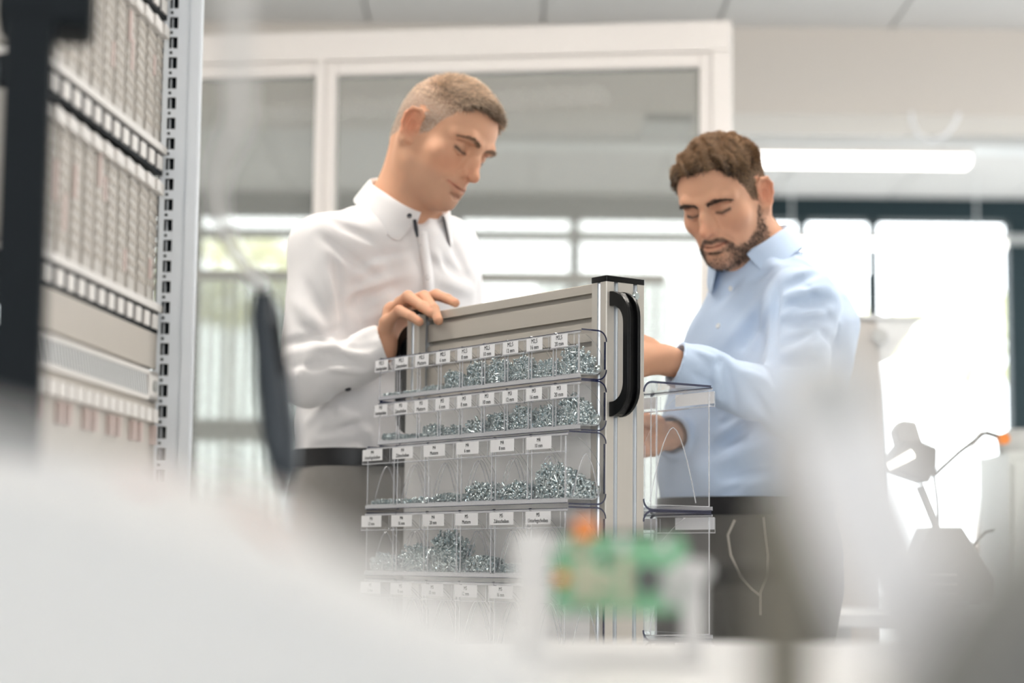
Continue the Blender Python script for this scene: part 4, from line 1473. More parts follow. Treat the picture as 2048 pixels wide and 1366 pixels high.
    for pts, w_, amp in segs: S2.crease(pts, w_, amp * 1.5)
    S2.waves(P['waves'], P['wave_amp'], lo, hi, P.get('seed', 1))
    # open ends: cuffs cut across, hem cut at the belt
    for h in P['hands']:
        el = P['elbow_r'] if h['side'] == 'R' else P['elbow_l']
        w = np.array(h['wrist']); t = (w - el) / np.linalg.norm(w - el)
        cu = w - t * h['cuff']
        S2.apply(lambda x, y, z: np.where(((x - cu[0]) ** 2 + (y - cu[1]) ** 2 + (z - cu[2]) ** 2 - ((x - cu[0]) * t[0] + (y - cu[1]) * t[1] + (z - cu[2]) * t[2]) ** 2 < .056 ** 2) & ((x - cu[0]) * t[0] + (y - cu[1]) * t[1] + (z - cu[2]) * t[2] < .07), ((x - cu[0]) * t[0] + (y - cu[1]) * t[1] + (z - cu[2]) * t[2]), -1).astype(np.float32), [cu], .11, .001, op='i')
        S2.cap(cu + t * .01, cu - t * .012, P['sleeve'][1] - .0075, P['sleeve'][1] - .0085, .002, op='s')
    S2.cap(nb + (fr.world((0, -.032, -.028)) - nb) * .9, nb + (fr.world((0, -.032, -.028)) - nb) * -.05 , .062, .064, .004, op='s')
    for a_, b_, r_ in P.get('neck_open', []): S2.cap(a_, b_, r_, r_ * .55, .004, op='s')
    zh = P['hem']
    S2.apply(lambda x, y, z: (zh - z + 0 * x + 0 * y).astype(np.float32), [lo, hi], .02, .001, op='i')
    ms, Vs, Qs = S2.mesh('shirt')
    ms.materials.append(P['shirt_mat'])
    shirt = child(link('shirt', ms))
    # ---- trousers and belt
    g = .006
    lo = np.array([pel[0] - .33, pel[1] - .33, .03]); hi = np.array([pel[0] + .33, pel[1] + .33, P['belt_top']])
    S3 = SDF(*(np.arange(lo[i], hi[i], g) for i in range(3)))
    S3.loft([(z, *(TB.local(c)[:2]), rx, ry) for (z, c, rx, ry) in P['hips']], .04, TB)
    for sx, kn, ft in ((1, P['knee_r'], P['foot_r']), (-1, P['knee_l'], P['foot_l'])):
        S3.cap(pel + r * sx * .080 - np.array([0, 0, .10]), kn, .094, .070, .06)
        S3.cap(kn, ft + np.array([0, 0, .0]), .069, .062, .03)
    for a, b, w, amp in P.get('tfolds', []): S3.fold(a, b, w, amp)
    S3.waves([((.2, .3, 1), .09, 1), ((1, .2, .5), .13, .7)], .0016, lo, hi, 4)
    zb = P['belt_top'] - .012
    S3.apply(lambda x, y, z: (z - zb + 0 * x + 0 * y).astype(np.float32), [lo, hi], .02, .001, op='i')
    S3.apply(lambda x, y, z: (.06 - z + 0 * x + 0 * y).astype(np.float32), [lo, hi], .02, .001, op='i')
    mt, _, _ = S3.mesh('trousers')
    mt.materials.append(P['trouser_mat'])
    trousers = child(link('trousers', mt))
    hz, hc, hrx, hry = P['hips'][-1]
    cx, cy = TB.local(hc)[:2]
    mb = MB()
    n = 64
    vv, ff = [], []
    for off, dz in ((.002, -.034), (.0065, -.034), (.0075, -.017), (.0065, .0), (.002, .0)):
        for j in range(n):
            a = 2 * math.pi * j / n
            ca, sa = math.cos(a), math.sin(a)
            e = (abs(ca) ** 2.3 + abs(sa) ** 2.3) ** (-1 / 2.3)
            vv.append(TB.world((cx + (hrx + off) * e * ca, cy + (hry + off) * e * sa, P['belt_top'] + dz)))
    for i in range(4):
        for j in range(n):
            ff.append((i * n + j, i * n + (j + 1) % n, (i + 1) * n + (j + 1) % n, (i + 1) * n + j))
    mb.add(vv, ff)
    child(mb.build('belt', P['belt_mat'], None, smooth=50))
    for ft in (P['foot_r'], P['foot_l']):
        S4 = SDF(*(np.arange(*q, .006) for q in ((ft[0] - .26, ft[0] + .26), (ft[1] - .26, ft[1] + .26), (-.006, .16))))
        a = ft - f * .05; a[2] = .05
        b = ft + f * .16; b[2] = .036
        S4.cap(a, b, .050, .040, .02, flat=((0, 0, 1), 1.15))
        S4.cap(ft + np.array([0, 0, .02]), a, .048, .05, .03)
        S4.apply(lambda x, y, z: (.001 - z + 0 * x + 0 * y).astype(np.float32), [ft, a, b], .2, .001, op='i')
        m4, _, _ = S4.mesh('shoe')
        m4.materials.append(P['belt_mat'])
        child(link('shoe', m4))
    return body, child, S, S2, S3, TB, shirt, trousers

def W(px, py, Y): return at(px, py, Y)


def shirt_mat(name, color, weave=0.0):
    m = mat(name, color, .82, spec=.2, var=.025, scale=30, sheen=.15, bump=.10, bscale=1500)
    return m


HAIR1 = attr_mat('grey_brown_hair', 'tint', .55, spec=.4, var=.1)
HAIR2 = attr_mat('brown_hair', 'tint', .5, spec=.4, var=.1)


def clumps(L, f, seed):
    v = 0
    for k in range(4):
        d = np.random.default_rng(seed + k).normal(size=3)
        v = v + np.sin(L @ d * f * (1 + .6 * k) + k)
    return v / 4


def tint1(L, rng):
    """Greying fair brown hair, darker at the forelock."""
    n = len(L)
    dark = smooth(.035, .085, L[:, 1]) * smooth(.05, .085, L[:, 2])
    t = np.clip(.24 + .75 * dark + .6 * clumps(L, 190, 3) + rng.normal(0, .22, n), 0, 1)[:, None]
    side = smooth(.075, .045, L[:, 2])[:, None] * (1 - dark[:, None])
    c = np.array([.95, .76, .58]) * (1 - t) + np.array([.10, .065, .042]) * t
    g = np.array([.62, .54, .47]) * (.6 + .5 * rng.random((n, 1)))
    return c * (1 - .7 * side) + g * .7 * side


def tint2(L, rng):
    n = len(L)
    top = smooth(.055, .11, L[:, 2])
    fringe = smooth(.115, .085, L[:, 2]) * smooth(.03, .06, L[:, 1])
    t = np.clip(.55 - .40 * top + .5 * fringe + .6 * clumps(L, 210, 11) + rng.normal(0, .2, n), 0, 1)[:, None]
    return np.array([.44, .28, .16]) * (1 - t) + np.array([.05, .03, .019]) * t


BROW1 = mat('brown_brow_hair', (.24, .155, .10), .6, var=.2)
BROW2 = mat('dark_brow_hair', (.075, .048, .034), .6, var=.2)
BEARD2 = mat('dark_beard_hair', (.055, .036, .026), .6, var=.3)
WHITE_SHIRT = shirt_mat('white_shirt_cotton', (.80, .785, .79))
BLUE_SHIRT = shirt_mat('light_blue_shirt_cotton', (.50, .615, .79))
TAUPE = mat('taupe_trouser_wool', (.27, .255, .24), .85, spec=.2, var=.06, scale=60, bump=.2, bscale=700)
JEANS = mat('charcoal_denim', (.125, .121, .113), .85, spec=.2, var=.55, scale=14, bump=.3, bscale=900, stretch=(1, 1, .35))
LEATHER = mat('black_belt_leather', (.008, .008, .010), .4, spec=.5, var=.1, scale=90, bump=.1, bscale=500)
BTN_DARK = mat('dark_navy_button', (.01, .012, .02), .3)
BTN_PEARL = mat('pearl_button', (.75, .78, .82), .2, coat=.5)


def hair_fn1(P, N, L, rng, fr):
    """Short greying crop: longer and swept forward on top, clipped at the sides."""
    top = smooth(.055, .105, L[:, 2]) * smooth(-.08, .01, L[:, 1])
    fr_ = smooth(.03, .085, L[:, 1])
    ln = (.0040 + .0125 * top + .004 * fr_ * top)[:, None] * (.7 + .6 * rng.random((len(P), 1)))
    fwd = fr.R @ np.array([0, .8, .1]); dn = fr.R @ np.array([0, -.15, -1.0])
    lay = dn + (fwd - dn) * smooth(.1, .6, top + rng.normal(0, .12, len(P)))[:, None]
    d = N * (.30 + .28 * top[:, None]) + lay * .75 + rng.normal(0, .22, N.shape)
    d /= np.linalg.norm(d, axis=1)[:, None]
    t = np.linspace(0, 1, 4)[None, :, None]
    droop = (fr.R @ np.array([0, .35, -.45]))[None, None] * (ln[:, None] * .55 * top[:, None, None]) * t ** 2
    return P[:, None] - N[:, None] * .001 + d[:, None] * ln[:, None] * t + droop


def hair_fn2(P, N, L, rng, fr):
    """Fuller brown hair, wavy on top, cropped at the sides."""
    top = smooth(.045, .085, L[:, 2])
    ln = (.006 + .0105 * top)[:, None] * (.75 + .5 * rng.random((len(P), 1)))
    w = np.sin(L[:, 0:1] * 150 + np.sin(L[:, 1:2] * 90) * 1.8) * .9
    side = fr.R @ np.array([1, 0, 0]); fwd = fr.R @ np.array([0, .9, .25]); dn = fr.R @ np.array([0, -.25, -1.0])
    lay = dn * .9 + (fwd * .55 + side * w * .7 - dn * .9) * smooth(.1, .6, top + rng.normal(0, .12, len(P)))[:, None]
    d = N * (.32 + .40 * top[:, None]) + lay * .8 + rng.normal(0, .17, N.shape)
    d /= np.linalg.norm(d, axis=1)[:, None]
    t = np.linspace(0, 1, 6)[None, :, None]
    ph = (L[:, 0:1] * 210 + L[:, 1:2] * 140)[:, None]
    curl = (side[None, None] * np.sin(ph + t * 4.5) + (fr.R @ np.array([0, .6, .8]))[None, None] * np.cos(ph * 1.3 + t * 4.5)) * (.0038 * top[:, None, None]) * t
    droop = (fr.R @ np.array([0, .35, -.7]))[None, None] * (ln[:, None] * .5 * top[:, None, None]) * t ** 2
    return P[:, None] - N[:, None] * .001 + d[:, None] * ln[:, None] * t + droop + curl


def man_one():
    fr = head_frame(W(877, 289, 3.80), R(38), R(30), R(12), 1, 1.055)
    pel = W(752, 935, 3.93)
    yaw = R(-48)
    ch = W(788, 560, 3.93)
    wa = W(752, 760, 3.96)
    nb = W(803, 432, 3.87)
    shr, shl = W(645, 498, 3.80), W(893, 500, 4.06)
    zs = lambda y: W(760, y, 3.93)[2]
    hand = dict(side='R', wrist=W(766, 698, 3.733), cuff=-.004, up=(-.35, -.55, .75), fingers=[
        ([W(774, 645, 3.708), W(799, 621, 3.668), W(823, 633, 3.636), W(839, 644, 3.620)], [.0105, .0098, .0088, .0080]),
        ([W(783, 621, 3.732), W(816, 593, 3.682), W(846, 614, 3.640), W(863, 627, 3.618)], [.0112, .0108, .0096, .0086]),
        ([W(803, 609, 3.750), W(848, 593, 3.692), W(868, 618, 3.626), W(877, 641, 3.606)], [.0115, .0110, .0096, .0088]),
        ([W(828, 606, 3.775), W(872, 590, 3.722), W(895, 598, 3.690), W(911, 606, 3.668)], [.0115, .0106, .0092, .0082]),
        ([W(800, 660, 3.775), W(826, 640, 3.79), W(848, 632, 3.785), W(862, 634, 3.77)], [.0135, .0125, .0105, .0092]),
    ])
    lw = W(915, 900, 3.95)
    lhand = dict(side='L', wrist=lw, cuff=.005, up=(.6, .6, 0), fingers=[(
        [lw + np.array([.01 * i - .012, -.018 * i + .02, -.085]), lw + np.array([.012 * i - .012, -.02 * i + .02, -.125]), lw + np.array([.012 * i - .015, -.02 * i + .02, -.150]), lw + np.array([.012 * i - .022, -.02 * i + .02, -.165])], [.010, .0095, .0088, .008]) for i in range(4)])
    torso = [(zs(955), W(752, 955, 3.93), .172, .128), (zs(880), W(750, 880, 3.94), .168, .126), (zs(760), W(756, 760, 3.95), .170, .122), (zs(640), W(775, 640, 3.94), .186, .128), (zs(545), W(787, 545, 3.93), .190, .122), (zs(480), W(794, 480, 3.92), .165, .098), (zs(450), W(800, 450, 3.91), .11, .075)]
    hips = [(zs(1250), W(752, 1250, 3.93), .155, .125), (zs(1100), W(752, 1100, 3.93), .182, .135), (zs(1000), W(752, 1000, 3.93), .176, .132), (zs(906), W(750, 906, 3.93), .170, .129)]
    el, elL = W(612, 752, 3.74), W(912, 720, 4.04)
    F = [
        (640, 470, 760, 560, .011, .0065), (660, 440, 745, 480, .010, .006), (690, 620, 800, 560, .013, .007), (700, 560, 775, 515, .011, -.005),
        (690, 590, 830, 545, .012, -.0055), (700, 690, 820, 640, .014, .005), (668, 515, 688, 650, .010, .010), (686, 640, 682, 705, .010, .009), (655, 545, 668, 610, .009, -.006),
        (565, 690, 690, 660, .009, .0075), (570, 712, 700, 685, .009, -.007), (580, 735, 690, 722, .009, .007), (590, 775, 622, 700, .009, -.006), (600, 650, 665, 690, .009, .006),
        (640, 705, 720, 735, .008, .007), (660, 690, 740, 715, .008, -.006), (650, 735, 735, 745, .007, -.005), (690, 700, 755, 690, .008, .005), (610, 560, 650, 640, .012, .005), (590, 600, 640, 660, .012, -.005),
        (640, 870, 735, 845, .011, .007), (655, 800, 735, 870, .012, -.006), (625, 895, 715, 880, .010, .007), (690, 825, 735, 895, .010, .006), (615, 845, 655, 815, .010, -.006), (660, 850, 720, 830, .010, -.005),
        (870, 520, 945, 560, .012, .007), (880, 560, 945, 585, .012, -.006), (895, 470, 935, 545, .012, .007), (862, 500, 895, 545, .010, -.005), (730, 520, 820, 500, .010, .004), (720, 640, 790, 620, .011, -.004)]

    def beard(L, Ls, mix):
        m = smooth(.0, .02, -.035 - L[:, 2] + .25 * np.maximum(L[:, 1] - .07, 0)) * smooth(.0, .02, L[:, 1] + .0) * smooth(-.13, -.10, L[:, 2])
        mix(np.array([.36, .245, .185]), .30 * m)
    prm = dict(head=fr, yaw=yaw, pelvis=pel, neck=nb, sh_r=shr, sh_l=shl, elbow_r=el, elbow_l=elL, hands=[hand, lhand], torso=torso, hips=hips,
               knee_r=np.array([pel[0] - .10, pel[1] - .10, .52]), knee_l=np.array([pel[0] + .10, pel[1] + .12, .52]), foot_r=np.array([pel[0] - .14, pel[1] - .02, .09]), foot_l=np.array([pel[0] + .10, pel[1] + .15, .09]),
               face=dict(smile=1.0), skin=(.64, .36, .235), beard=beard, scalp=(.33, .25, .195), scalp_w=.8,
               hair_mask=lambda L: hair_mask(L, .097, .053, -.002, -.045), hair_n=30000, hair_fn=hair_fn1, hair_mat=HAIR1, hair_tint=tint1, brow_mat=BROW1, brow=(700, -.002, .0030),
               sleeve=(.056, .044), hem=zs(925), folds=F, waves=[((.5, .2, 1), .085, 1), ((1, .4, -.5), .13, .9), ((.2, 1, .4), .06, .5)], wave_amp=.0019, seed=2, neck_open=[(W(846, 432, 3.79), W(836, 470, 3.76), .020)],
               shirt_mat=WHITE_SHIRT, trouser_mat=TAUPE, belt_top=zs(905), belt_mat=LEATHER)
    body, child, S, S2, S3, TB, shirt, trousers = person('person', 'greying man in a white shirt with a hand on the trolley frame', prm)
    # collar, placket, buttons, cuff button
    up = fr.world((0, -.032, -.028)) - nb
    up = up / np.linalg.norm(up) * .6 + np.array([0, 0, .5])
    fw = np.array([math.cos(R(-46)), math.sin(R(-46)), -.1])
    child(make_collar('collar', WHITE_SHIRT, None, nb + np.array([.004, -.004, .002]), up + fw * .26, fw, .074, .080, .042, .052, .34, .40))
    # dark inner lining of the open neck and the collar button
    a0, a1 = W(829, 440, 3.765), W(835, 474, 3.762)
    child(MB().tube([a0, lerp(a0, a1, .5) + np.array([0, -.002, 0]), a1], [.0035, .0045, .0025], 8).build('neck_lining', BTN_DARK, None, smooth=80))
    child(button('button', W(819, 432, 3.742), (-.1, -1, .25), .0050, BTN_DARK, None))
    p, n = surf_hit(S2, 696, 778, 3.5, 4.1)
    child(button('button', p, n, .006, BTN_DARK, None))
    ys = np.linspace(462, 640, 16)
    xs = np.interp(ys, [452, 480, 520, 555, 590, 640], [832, 835, 841, 846, 849, 852])
    V = []
    for x, y in zip(xs, ys):
        for dx in (-1, 9, 19):
            p, n = surf_hit(S2, x + dx, y, 3.6, 4.1)
            V.append(p + n * (.0022 if dx < 15 else .0005))
    mb = MB().add(V, [(3 * i + j, 3 * i + j + 1, 3 * i + j + 4, 3 * i + j + 3) for i in range(len(ys) - 1) for j in (0, 1)])
    o = child(mb.build('placket', WHITE_SHIRT, None, smooth=80))
    sd = o.modifiers.new('cloth', 'SOLIDIFY'); sd.thickness = .0025; sd.offset = -1
    for k, (px, py) in enumerate(((842, 492), (852, 555), (857, 625))):
        p, n = surf_hit(S2, px, py, 3.6, 4.1)
        child(button('button', p + n * .002, n, .0055, BTN_DARK, None))


def man_two():
    fr = head_frame(W(1451, 408, 3.80), R(58), R(29), R(-4), -1, 1.01)
    pel = W(1492, 1010, 3.88)
    yaw = R(180 + 52)
    nb = W(1523, 528, 3.86)
    shl, shr = W(1606, 606, 3.71), W(1480, 605, 4.02)
    zs = lambda y: W(1500, y, 3.88)[2]
    el, elR = W(1588, 812, 3.66), W(1432, 845, 3.98)
    w = W(1338, 722, 3.60)
    lhand = dict(side='L', wrist=w, cuff=.012, up=(-.2, -.7, .6), fingers=[
        ([W(1262, 690, 3.60), W(1226, 693, 3.60), W(1205, 705, 3.60), W(1192, 718, 3.60)], [.0115, .0105, .0095, .0085]),
        ([W(1258, 708, 3.58), W(1220, 712, 3.57), W(1199, 724, 3.57), W(1186, 736, 3.57)], [.0115, .0108, .0096, .0088]),
        ([W(1260, 728, 3.57), W(1225, 732, 3.56), W(1205, 742, 3.56), W(1193, 752, 3.56)], [.0112, .0104, .0094, .0085]),
        ([W(1266, 744, 3.57), W(1238, 749, 3.56), W(1221, 757, 3.56), W(1211, 765, 3.56)], [.0105, .0095, .0086, .0080]),
        ([W(1300, 695, 3.62), W(1268, 672, 3.63), W(1247, 668, 3.63), W(1230, 672, 3.63)], [.0135, .0125, .0108, .0095]),
    ])
    wr = W(1338, 872, 3.80)
    rhand = dict(side='R', wrist=wr, cuff=.006, up=(-.2, -.7, .6), fingers=[
        ([W(1296 + 3 * i, 852 + 15 * i, 3.74), W(1274 + 3 * i, 856 + 14 * i, 3.72), W(1276 + 3 * i, 870 + 12 * i, 3.705), W(1284 + 3 * i, 876 + 10 * i, 3.70)], [.0108, .0100, .0092, .0084]) for i in range(4)] + [
        ([W(1313, 848, 3.73), W(1292, 838, 3.70), W(1278, 844, 3.69), W(1270, 852, 3.69)], [.0130, .0120, .0104, .0090])])
    torso = [(zs(1035), W(1490, 1035, 3.88), .165, .135), (zs(950), W(1486, 950, 3.88), .168, .142), (zs(850), W(1495, 850, 3.89), .172, .142), (zs(740), W(1524, 740, 3.88), .182, .130), (zs(650), W(1546, 650, 3.87), .178, .112), (zs(585), W(1552, 585, 3.87), .140, .090), (zs(550), W(1540, 550, 3.87), .09, .074)]
    hips = [(zs(1300), W(1495, 1300, 3.88), .155, .135), (zs(1180), W(1498, 1180, 3.88), .178, .150), (zs(1080), W(1495, 1080, 3.88), .176, .150), (zs(1000), W(1490, 1000, 3.88), .168, .140)]
    F = [
        (1560, 575, 1640, 545, .009, .009), (1570, 592, 1660, 575, .008, -.008), (1572, 615, 1668, 600, .009, .010), (1575, 633, 1660, 622, .008, -.008), (1575, 655, 1668, 640, .009, .009), (1560, 690, 1640, 662, .009, .009),
        (1562, 708, 1650, 690, .008, -.008), (1556, 730, 1640, 725, .009, .008), (1600, 560, 1665, 640, .010, .006), (1625, 640, 1675, 700, .010, .006), (1560, 640, 1600, 610, .008, -.007), (1590, 700, 1650, 655, .007, -.006),
        (1554, 570, 1545, 690, .010, .011), (1547, 680, 1552, 780, .011, .011), (1430, 610, 1480, 560, .010, .006), (1450, 690, 1520, 600, .012, -.006), (1470, 720, 1530, 640, .012, .006), (1500, 700, 1540, 610, .010, -.005),
        (1425, 718, 1446, 835, .007, -.009), (1440, 718, 1420, 745, .006, .007), (1450, 725, 1472, 815, .008, .009), (1480, 742, 1530, 762, .009, -.007), (1500, 775, 1540, 840, .009, .007), (1390, 700, 1430, 720, .006, -.005), (1380, 745, 1425, 770, .008, .005),
        (1430, 900, 1520, 845, .013, .010), (1435, 925, 1540, 885, .011, -.008), (1445, 955, 1560, 925, .011, .010), (1460, 980, 1570, 955, .009, -.007), (1440, 870, 1490, 840, .010, -.007), (1440, 990, 1500, 968, .008, .007),
        (1690, 600, 1665, 720, .010, .008), (1680, 575, 1645, 510, .012, .006), (1560, 520, 1600, 480, .010, .005), (1500, 560, 1545, 540, .009, .005)]

    def beard_density(L):
        ax = np.abs(L[:, 0]); y, z = L[:, 1], L[:, 2]
        # cheek line: from the sideburn down to the corner of the mouth
        line = np.interp(y, [-.01, .012, .030, .055, .075, .090, .10], [.02, -.006, -.046, -.059, -.060, -.050, -.050])
        m = smooth(-.002, .008, line - z) * smooth(-.118, -.098, z) * smooth(.0, .014, y)
        jaw_w = 1 - .55 * smooth(.034, .018, ax) * smooth(-.062, -.072, z)
        mus = np.exp(-((np.minimum(seg_d(np.stack([ax, y, z], 1), (0, .1015, -.0385), (.020, .0935, -.0425)), seg_d(np.stack([ax, y, z], 1), (.020, .0935, -.0425), (.0305, .083, -.058)))) / .0062) ** 4)
        lips = np.exp(-((np.stack([ax, y, z], 1) - [0, .097, -.0515]) ** 2 / np.array([.026, .03, .0105]) ** 2).sum(1) ** 2)
        soul = np.exp(-((ax / .006) ** 2))
        under = 1 - .75 * np.exp(-(((ax - .016) / .007) ** 2 + ((z + .066) / .007) ** 2)) * (y > .07)
        return np.clip(np.maximum(m * under * jaw_w * .85, mus) * (1 - .97 * lips), 0, 1)

    def beard(L, Ls, mix):
        mix(np.array([.17, .11, .085]), .55 * beard_density(L))
        mus = np.exp(-((np.minimum(seg_d(Ls, (0, .1015, -.0385), (.020, .0935, -.0425)), seg_d(Ls, (.020, .0935, -.0425), (.0305, .083, -.058)))) / .0056) ** 4)
        mix(np.array([.075, .048, .038]), .75 * mus)
    prm = dict(head=fr, yaw=yaw, pelvis=pel, neck=nb, sh_r=shr, sh_l=shl, elbow_r=elR, elbow_l=el, hands=[lhand, rhand], torso=torso, hips=hips,
               knee_r=np.array([pel[0] - .09, pel[1] + .10, .52]), knee_l=np.array([pel[0] + .05, pel[1] - .09, .52]), foot_r=np.array([pel[0] - .08, pel[1] + .12, .09]), foot_l=np.array([pel[0] + .07, pel[1] - .10, .09]),
               face=dict(smile=.4, gap=.0012), skin=(.60, .335, .22), beard=beard, scalp=(.085, .052, .032), scalp_w=.92,
               hair_mask=lambda L: hair_mask(L, .096, .048, .000, -.045), hair_n=26000, hair_fn=hair_fn2, hair_mat=HAIR2, hair_tint=tint2, brow_mat=BROW2, brow=(1000, -.0052, .0036),
               beard_mask=lambda L: beard_density(L) ** 1.3, beard_n=4600, beard_mat=BEARD2,
               sleeve=(.060, .042), hem=zs(1018), folds=F, waves=[((.5, .2, 1), .08, 1), ((1, .4, -.6), .12, .9), ((.2, 1, .4), .055, .6)], wave_amp=.0019, seed=7,
               shirt_mat=BLUE_SHIRT, trouser_mat=JEANS, belt_top=zs(998), belt_mat=LEATHER)
    body, child, S, S2, S3, TB, shirt, trousers = person('person', 'bearded man in a light blue shirt behind the bin trolley', prm)
    up = fr.world((0, -.032, -.028)) - nb
    up = up / np.linalg.norm(up) * .7 + np.array([0, 0, .5])
    fw = np.array([math.cos(R(232)), math.sin(R(232)), -.1])
    child(make_collar('collar', BLUE_SHIRT, None, nb + np.array([-.013, -.006, .006]), up + fw * .12, fw, .072, .078, .042, .052, .34, .40))
    for px, py in ((1462, 577), (1437, 652)):
        p, n = surf_hit(S2, px, py, 3.6, 4.2)
        child(button('button', p, n, .0055, BTN_PEARL, None))
    # pocket and side seams of the jeans
    SEAM = mat('pale_seam_thread', (.42, .39, .35), .8, var=.2, scale=300)
    for pts in (((1470, 1040), (1456, 1070), (1462, 1110), (1480, 1150), (1505, 1178), (1520, 1190)), ((1528, 1035), (1532, 1070), (1537, 1110), (1536, 1150), (1522, 1185), (1522, 1230))):
        hp = [surf_hit(S3, x, y, 3.5, 4.2) for x, y in pts]
        path = [p + n * .0005 for p, n in hp]
        child(MB().tube(path, .0028, 6).build('seam', SEAM, None, smooth=80))


man_one()
man_two()

# ------------------------------------------------------------------ equipment rack beside the aisle
M_RACK = mat('pale_blue_grey_steel', (.78, .82, .87), .45, var=.02)
M_CARD = mat('warm_grey_card_front', (.52, .49, .45), .5, var=.05, scale=60)
M_CARD2 = mat('light_card_front', (.60, .57, .53), .5, var=.05, scale=60)
M_PALE = mat('pale_card_handle', (.78, .75, .72), .5)
M_RED = mat('pale_red_marking', (.60, .48, .445), .6)
M_BLACKP = mat('black_powder_coat', (.006, .009, .012), .55, spec=.12, var=.1)
M_PANEL = mat('beige_blank_panel', (.50, .46, .41), .55, var=.03)

RY = 2.80                                                # distance of the far upright
ra = R(5)
RO = at(322, 650, RY)
rack = empty('equipment_rack', (RO[0], RO[1], 0), 0, 'open equipment rack full of plug-in cards, with a perforated white upright', 'rack')
# local frame: origin at the far upright; +s runs toward the camera along the card fronts
sd_ = np.array([-math.sin(ra), -math.cos(ra)]); nd_ = np.array([math.cos(ra), -math.sin(ra)])
RK = Matrix(((sd_[0], nd_[0], 0, 0), (sd_[1], nd_[1], 0, 0), (0, 0, 1, 0), (0, 0, 0, 1)))   # local (s, n, z) -> room, n points into the aisle


def rbox(name, lo, hi, m, parent=None, bevel=0.0):
    return MB().box(lo, hi).xf(RK).build(name, m, parent or rack, bevel=bevel)


zr = lambda y, px=310: at(px, y, RY)[2]
# far upright: a folded steel profile whose punched face looks at the camera
u0, u1 = at(316, 400, RY)[0] - RO[0], at(393, 400, RY)[0] - RO[0]
pitch_h = 42.0 / F_PX * RY * 1.0
hw = .0084
holes_x = at(338, 400, RY)[0] - RO[0]
zs_ = []
zc = at(340, 410, RY)[2]
for k in range(-30, 26): zs_.append(zc + k * pitch_h)
zs_ = [z for z in zs_ if .12 < z < 2.1]
mb = MB()
mb.box((u0, -.002, .05), (holes_x - .006, 0, 2.2))
mb.box((holes_x + .006, -.002, .05), (u1 - .016, 0, 2.2))
mb.box((u1 - .014, -.008, .05), (u1, .0, 2.2))
mb.box((u1 - .016, -.002, .05), (u1 - .013, .03, 2.2))
mb.box((u0, -.002, .05), (u0 + .002, .06, 2.2))
mb.box((u1 - .002, -.002, .05), (u1, .02, 2.2))
prev = .05
for z in zs_:                                            # webs between the square holes
    mb.box((holes_x - .0062, -.002, prev), (holes_x + .0062, 0, z - hw)); prev = z + hw
mb.box((holes_x - .0062, -.002, prev), (holes_x + .0062, 0, 2.2))
up = mb.build('upright', M_RACK, rack)
MB().box((u0 + .004, .018, .05), (u1 - .004, .022, 2.2)).build('upright_back', M_BLACKP, rack)
hk = MB().lathe([(.0001, 0), (.0022, 0), (.0022, .0006), (.0001, .0006)], 10, axis=1)
hme = hk.mesh('round_hole', M_BLACKP)
for z in zs_: link('round_hole', hme, rack, (holes_x - .003, -.0026, z + pitch_h / 2))
hsq = MB().box((-.0020, -.0, -.0075), (-.0008, .010, .0075)).mesh('hole_lip', M_RACK)
for z in zs_: link('hole_lip', hsq, rack, (holes_x - .001, .002, z))
# depth of the row of cards and near upright
D0, D1 = .014, .58
rbox('near_upright', (D1, -.02, .05), (D1 + .012, .012, 2.2), M_LIGHT_ALU)
rbox('base', (-.04, -.5, 0), (D1 + .06, .03, .08), M_BLACKP)
rbox('top_cover', (-.04, -.5, 2.2), (D1 + .06, .03, 2.24), M_BLACKP)
rbox('back_panel', (-.04, -.5, .08), (D1 + .06, -.48, 2.2), M_BLACKP)
rbox('side_post', (D1 + .03, -.5, .08), (D1 + .06, -.46, 2.2), M_BLACKP)
bands = [zr(335), zr(650)]
rowh = bands[0] - bands[1]
rng = random.Random(8)
tops = [bands[0] + rowh * 2, bands[0] + rowh, bands[0], bands[1]]
n_card = 34
cw = (D1 - D0) / n_card
card_a = MB().box((.0008, -.19, 0), (cw - .0008, -.004, rowh - .052)).xf(RK)
for r_ in range(3):
    zt = tops[r_]
    z0 = zt - rowh + .030
    z1 = zt - .024
    for k in range(n_card):
        s0 = D0 + k * cw
        m_ = M_CARD if (k * 7 + r_ * 3) % 5 else M_CARD2
        dep = .004 + .0015 * ((k * 5 + r_) % 3)
        mb = MB().box((s0 + .0009, -.17, z0), (s0 + cw - .0009, -dep, z1))
        c = mb.xf(RK).build('card', m_, rack)
        fb = MB()
        for q in range(9):                               # component rows along the card edge
            zq = z0 + .018 + q * (z1 - z0 - .036) / 9
            fb.box((s0 + cw * .22, -dep - .0004, zq), (s0 + cw * .78, -dep + .0016, zq + .008))
        fb.xf(RK).build('contact_row', M_PANEL, c)
        MB().box((s0 + cw * .15, -dep, z1 - .020), (s0 + cw * .85, -dep + .010, z1 - .004)).xf(RK).build('card_handle', M_PALE, c)
        if rng.random() < .16:
            q = rng.uniform(.02, rowh * .5)
            MB().box((s0 + cw * .2, -dep, z0 + q), (s0 + cw * .8, -dep + .0024, z0 + q + rng.uniform(.025, .06))).xf(RK).build('red_marking', M_RED, c)
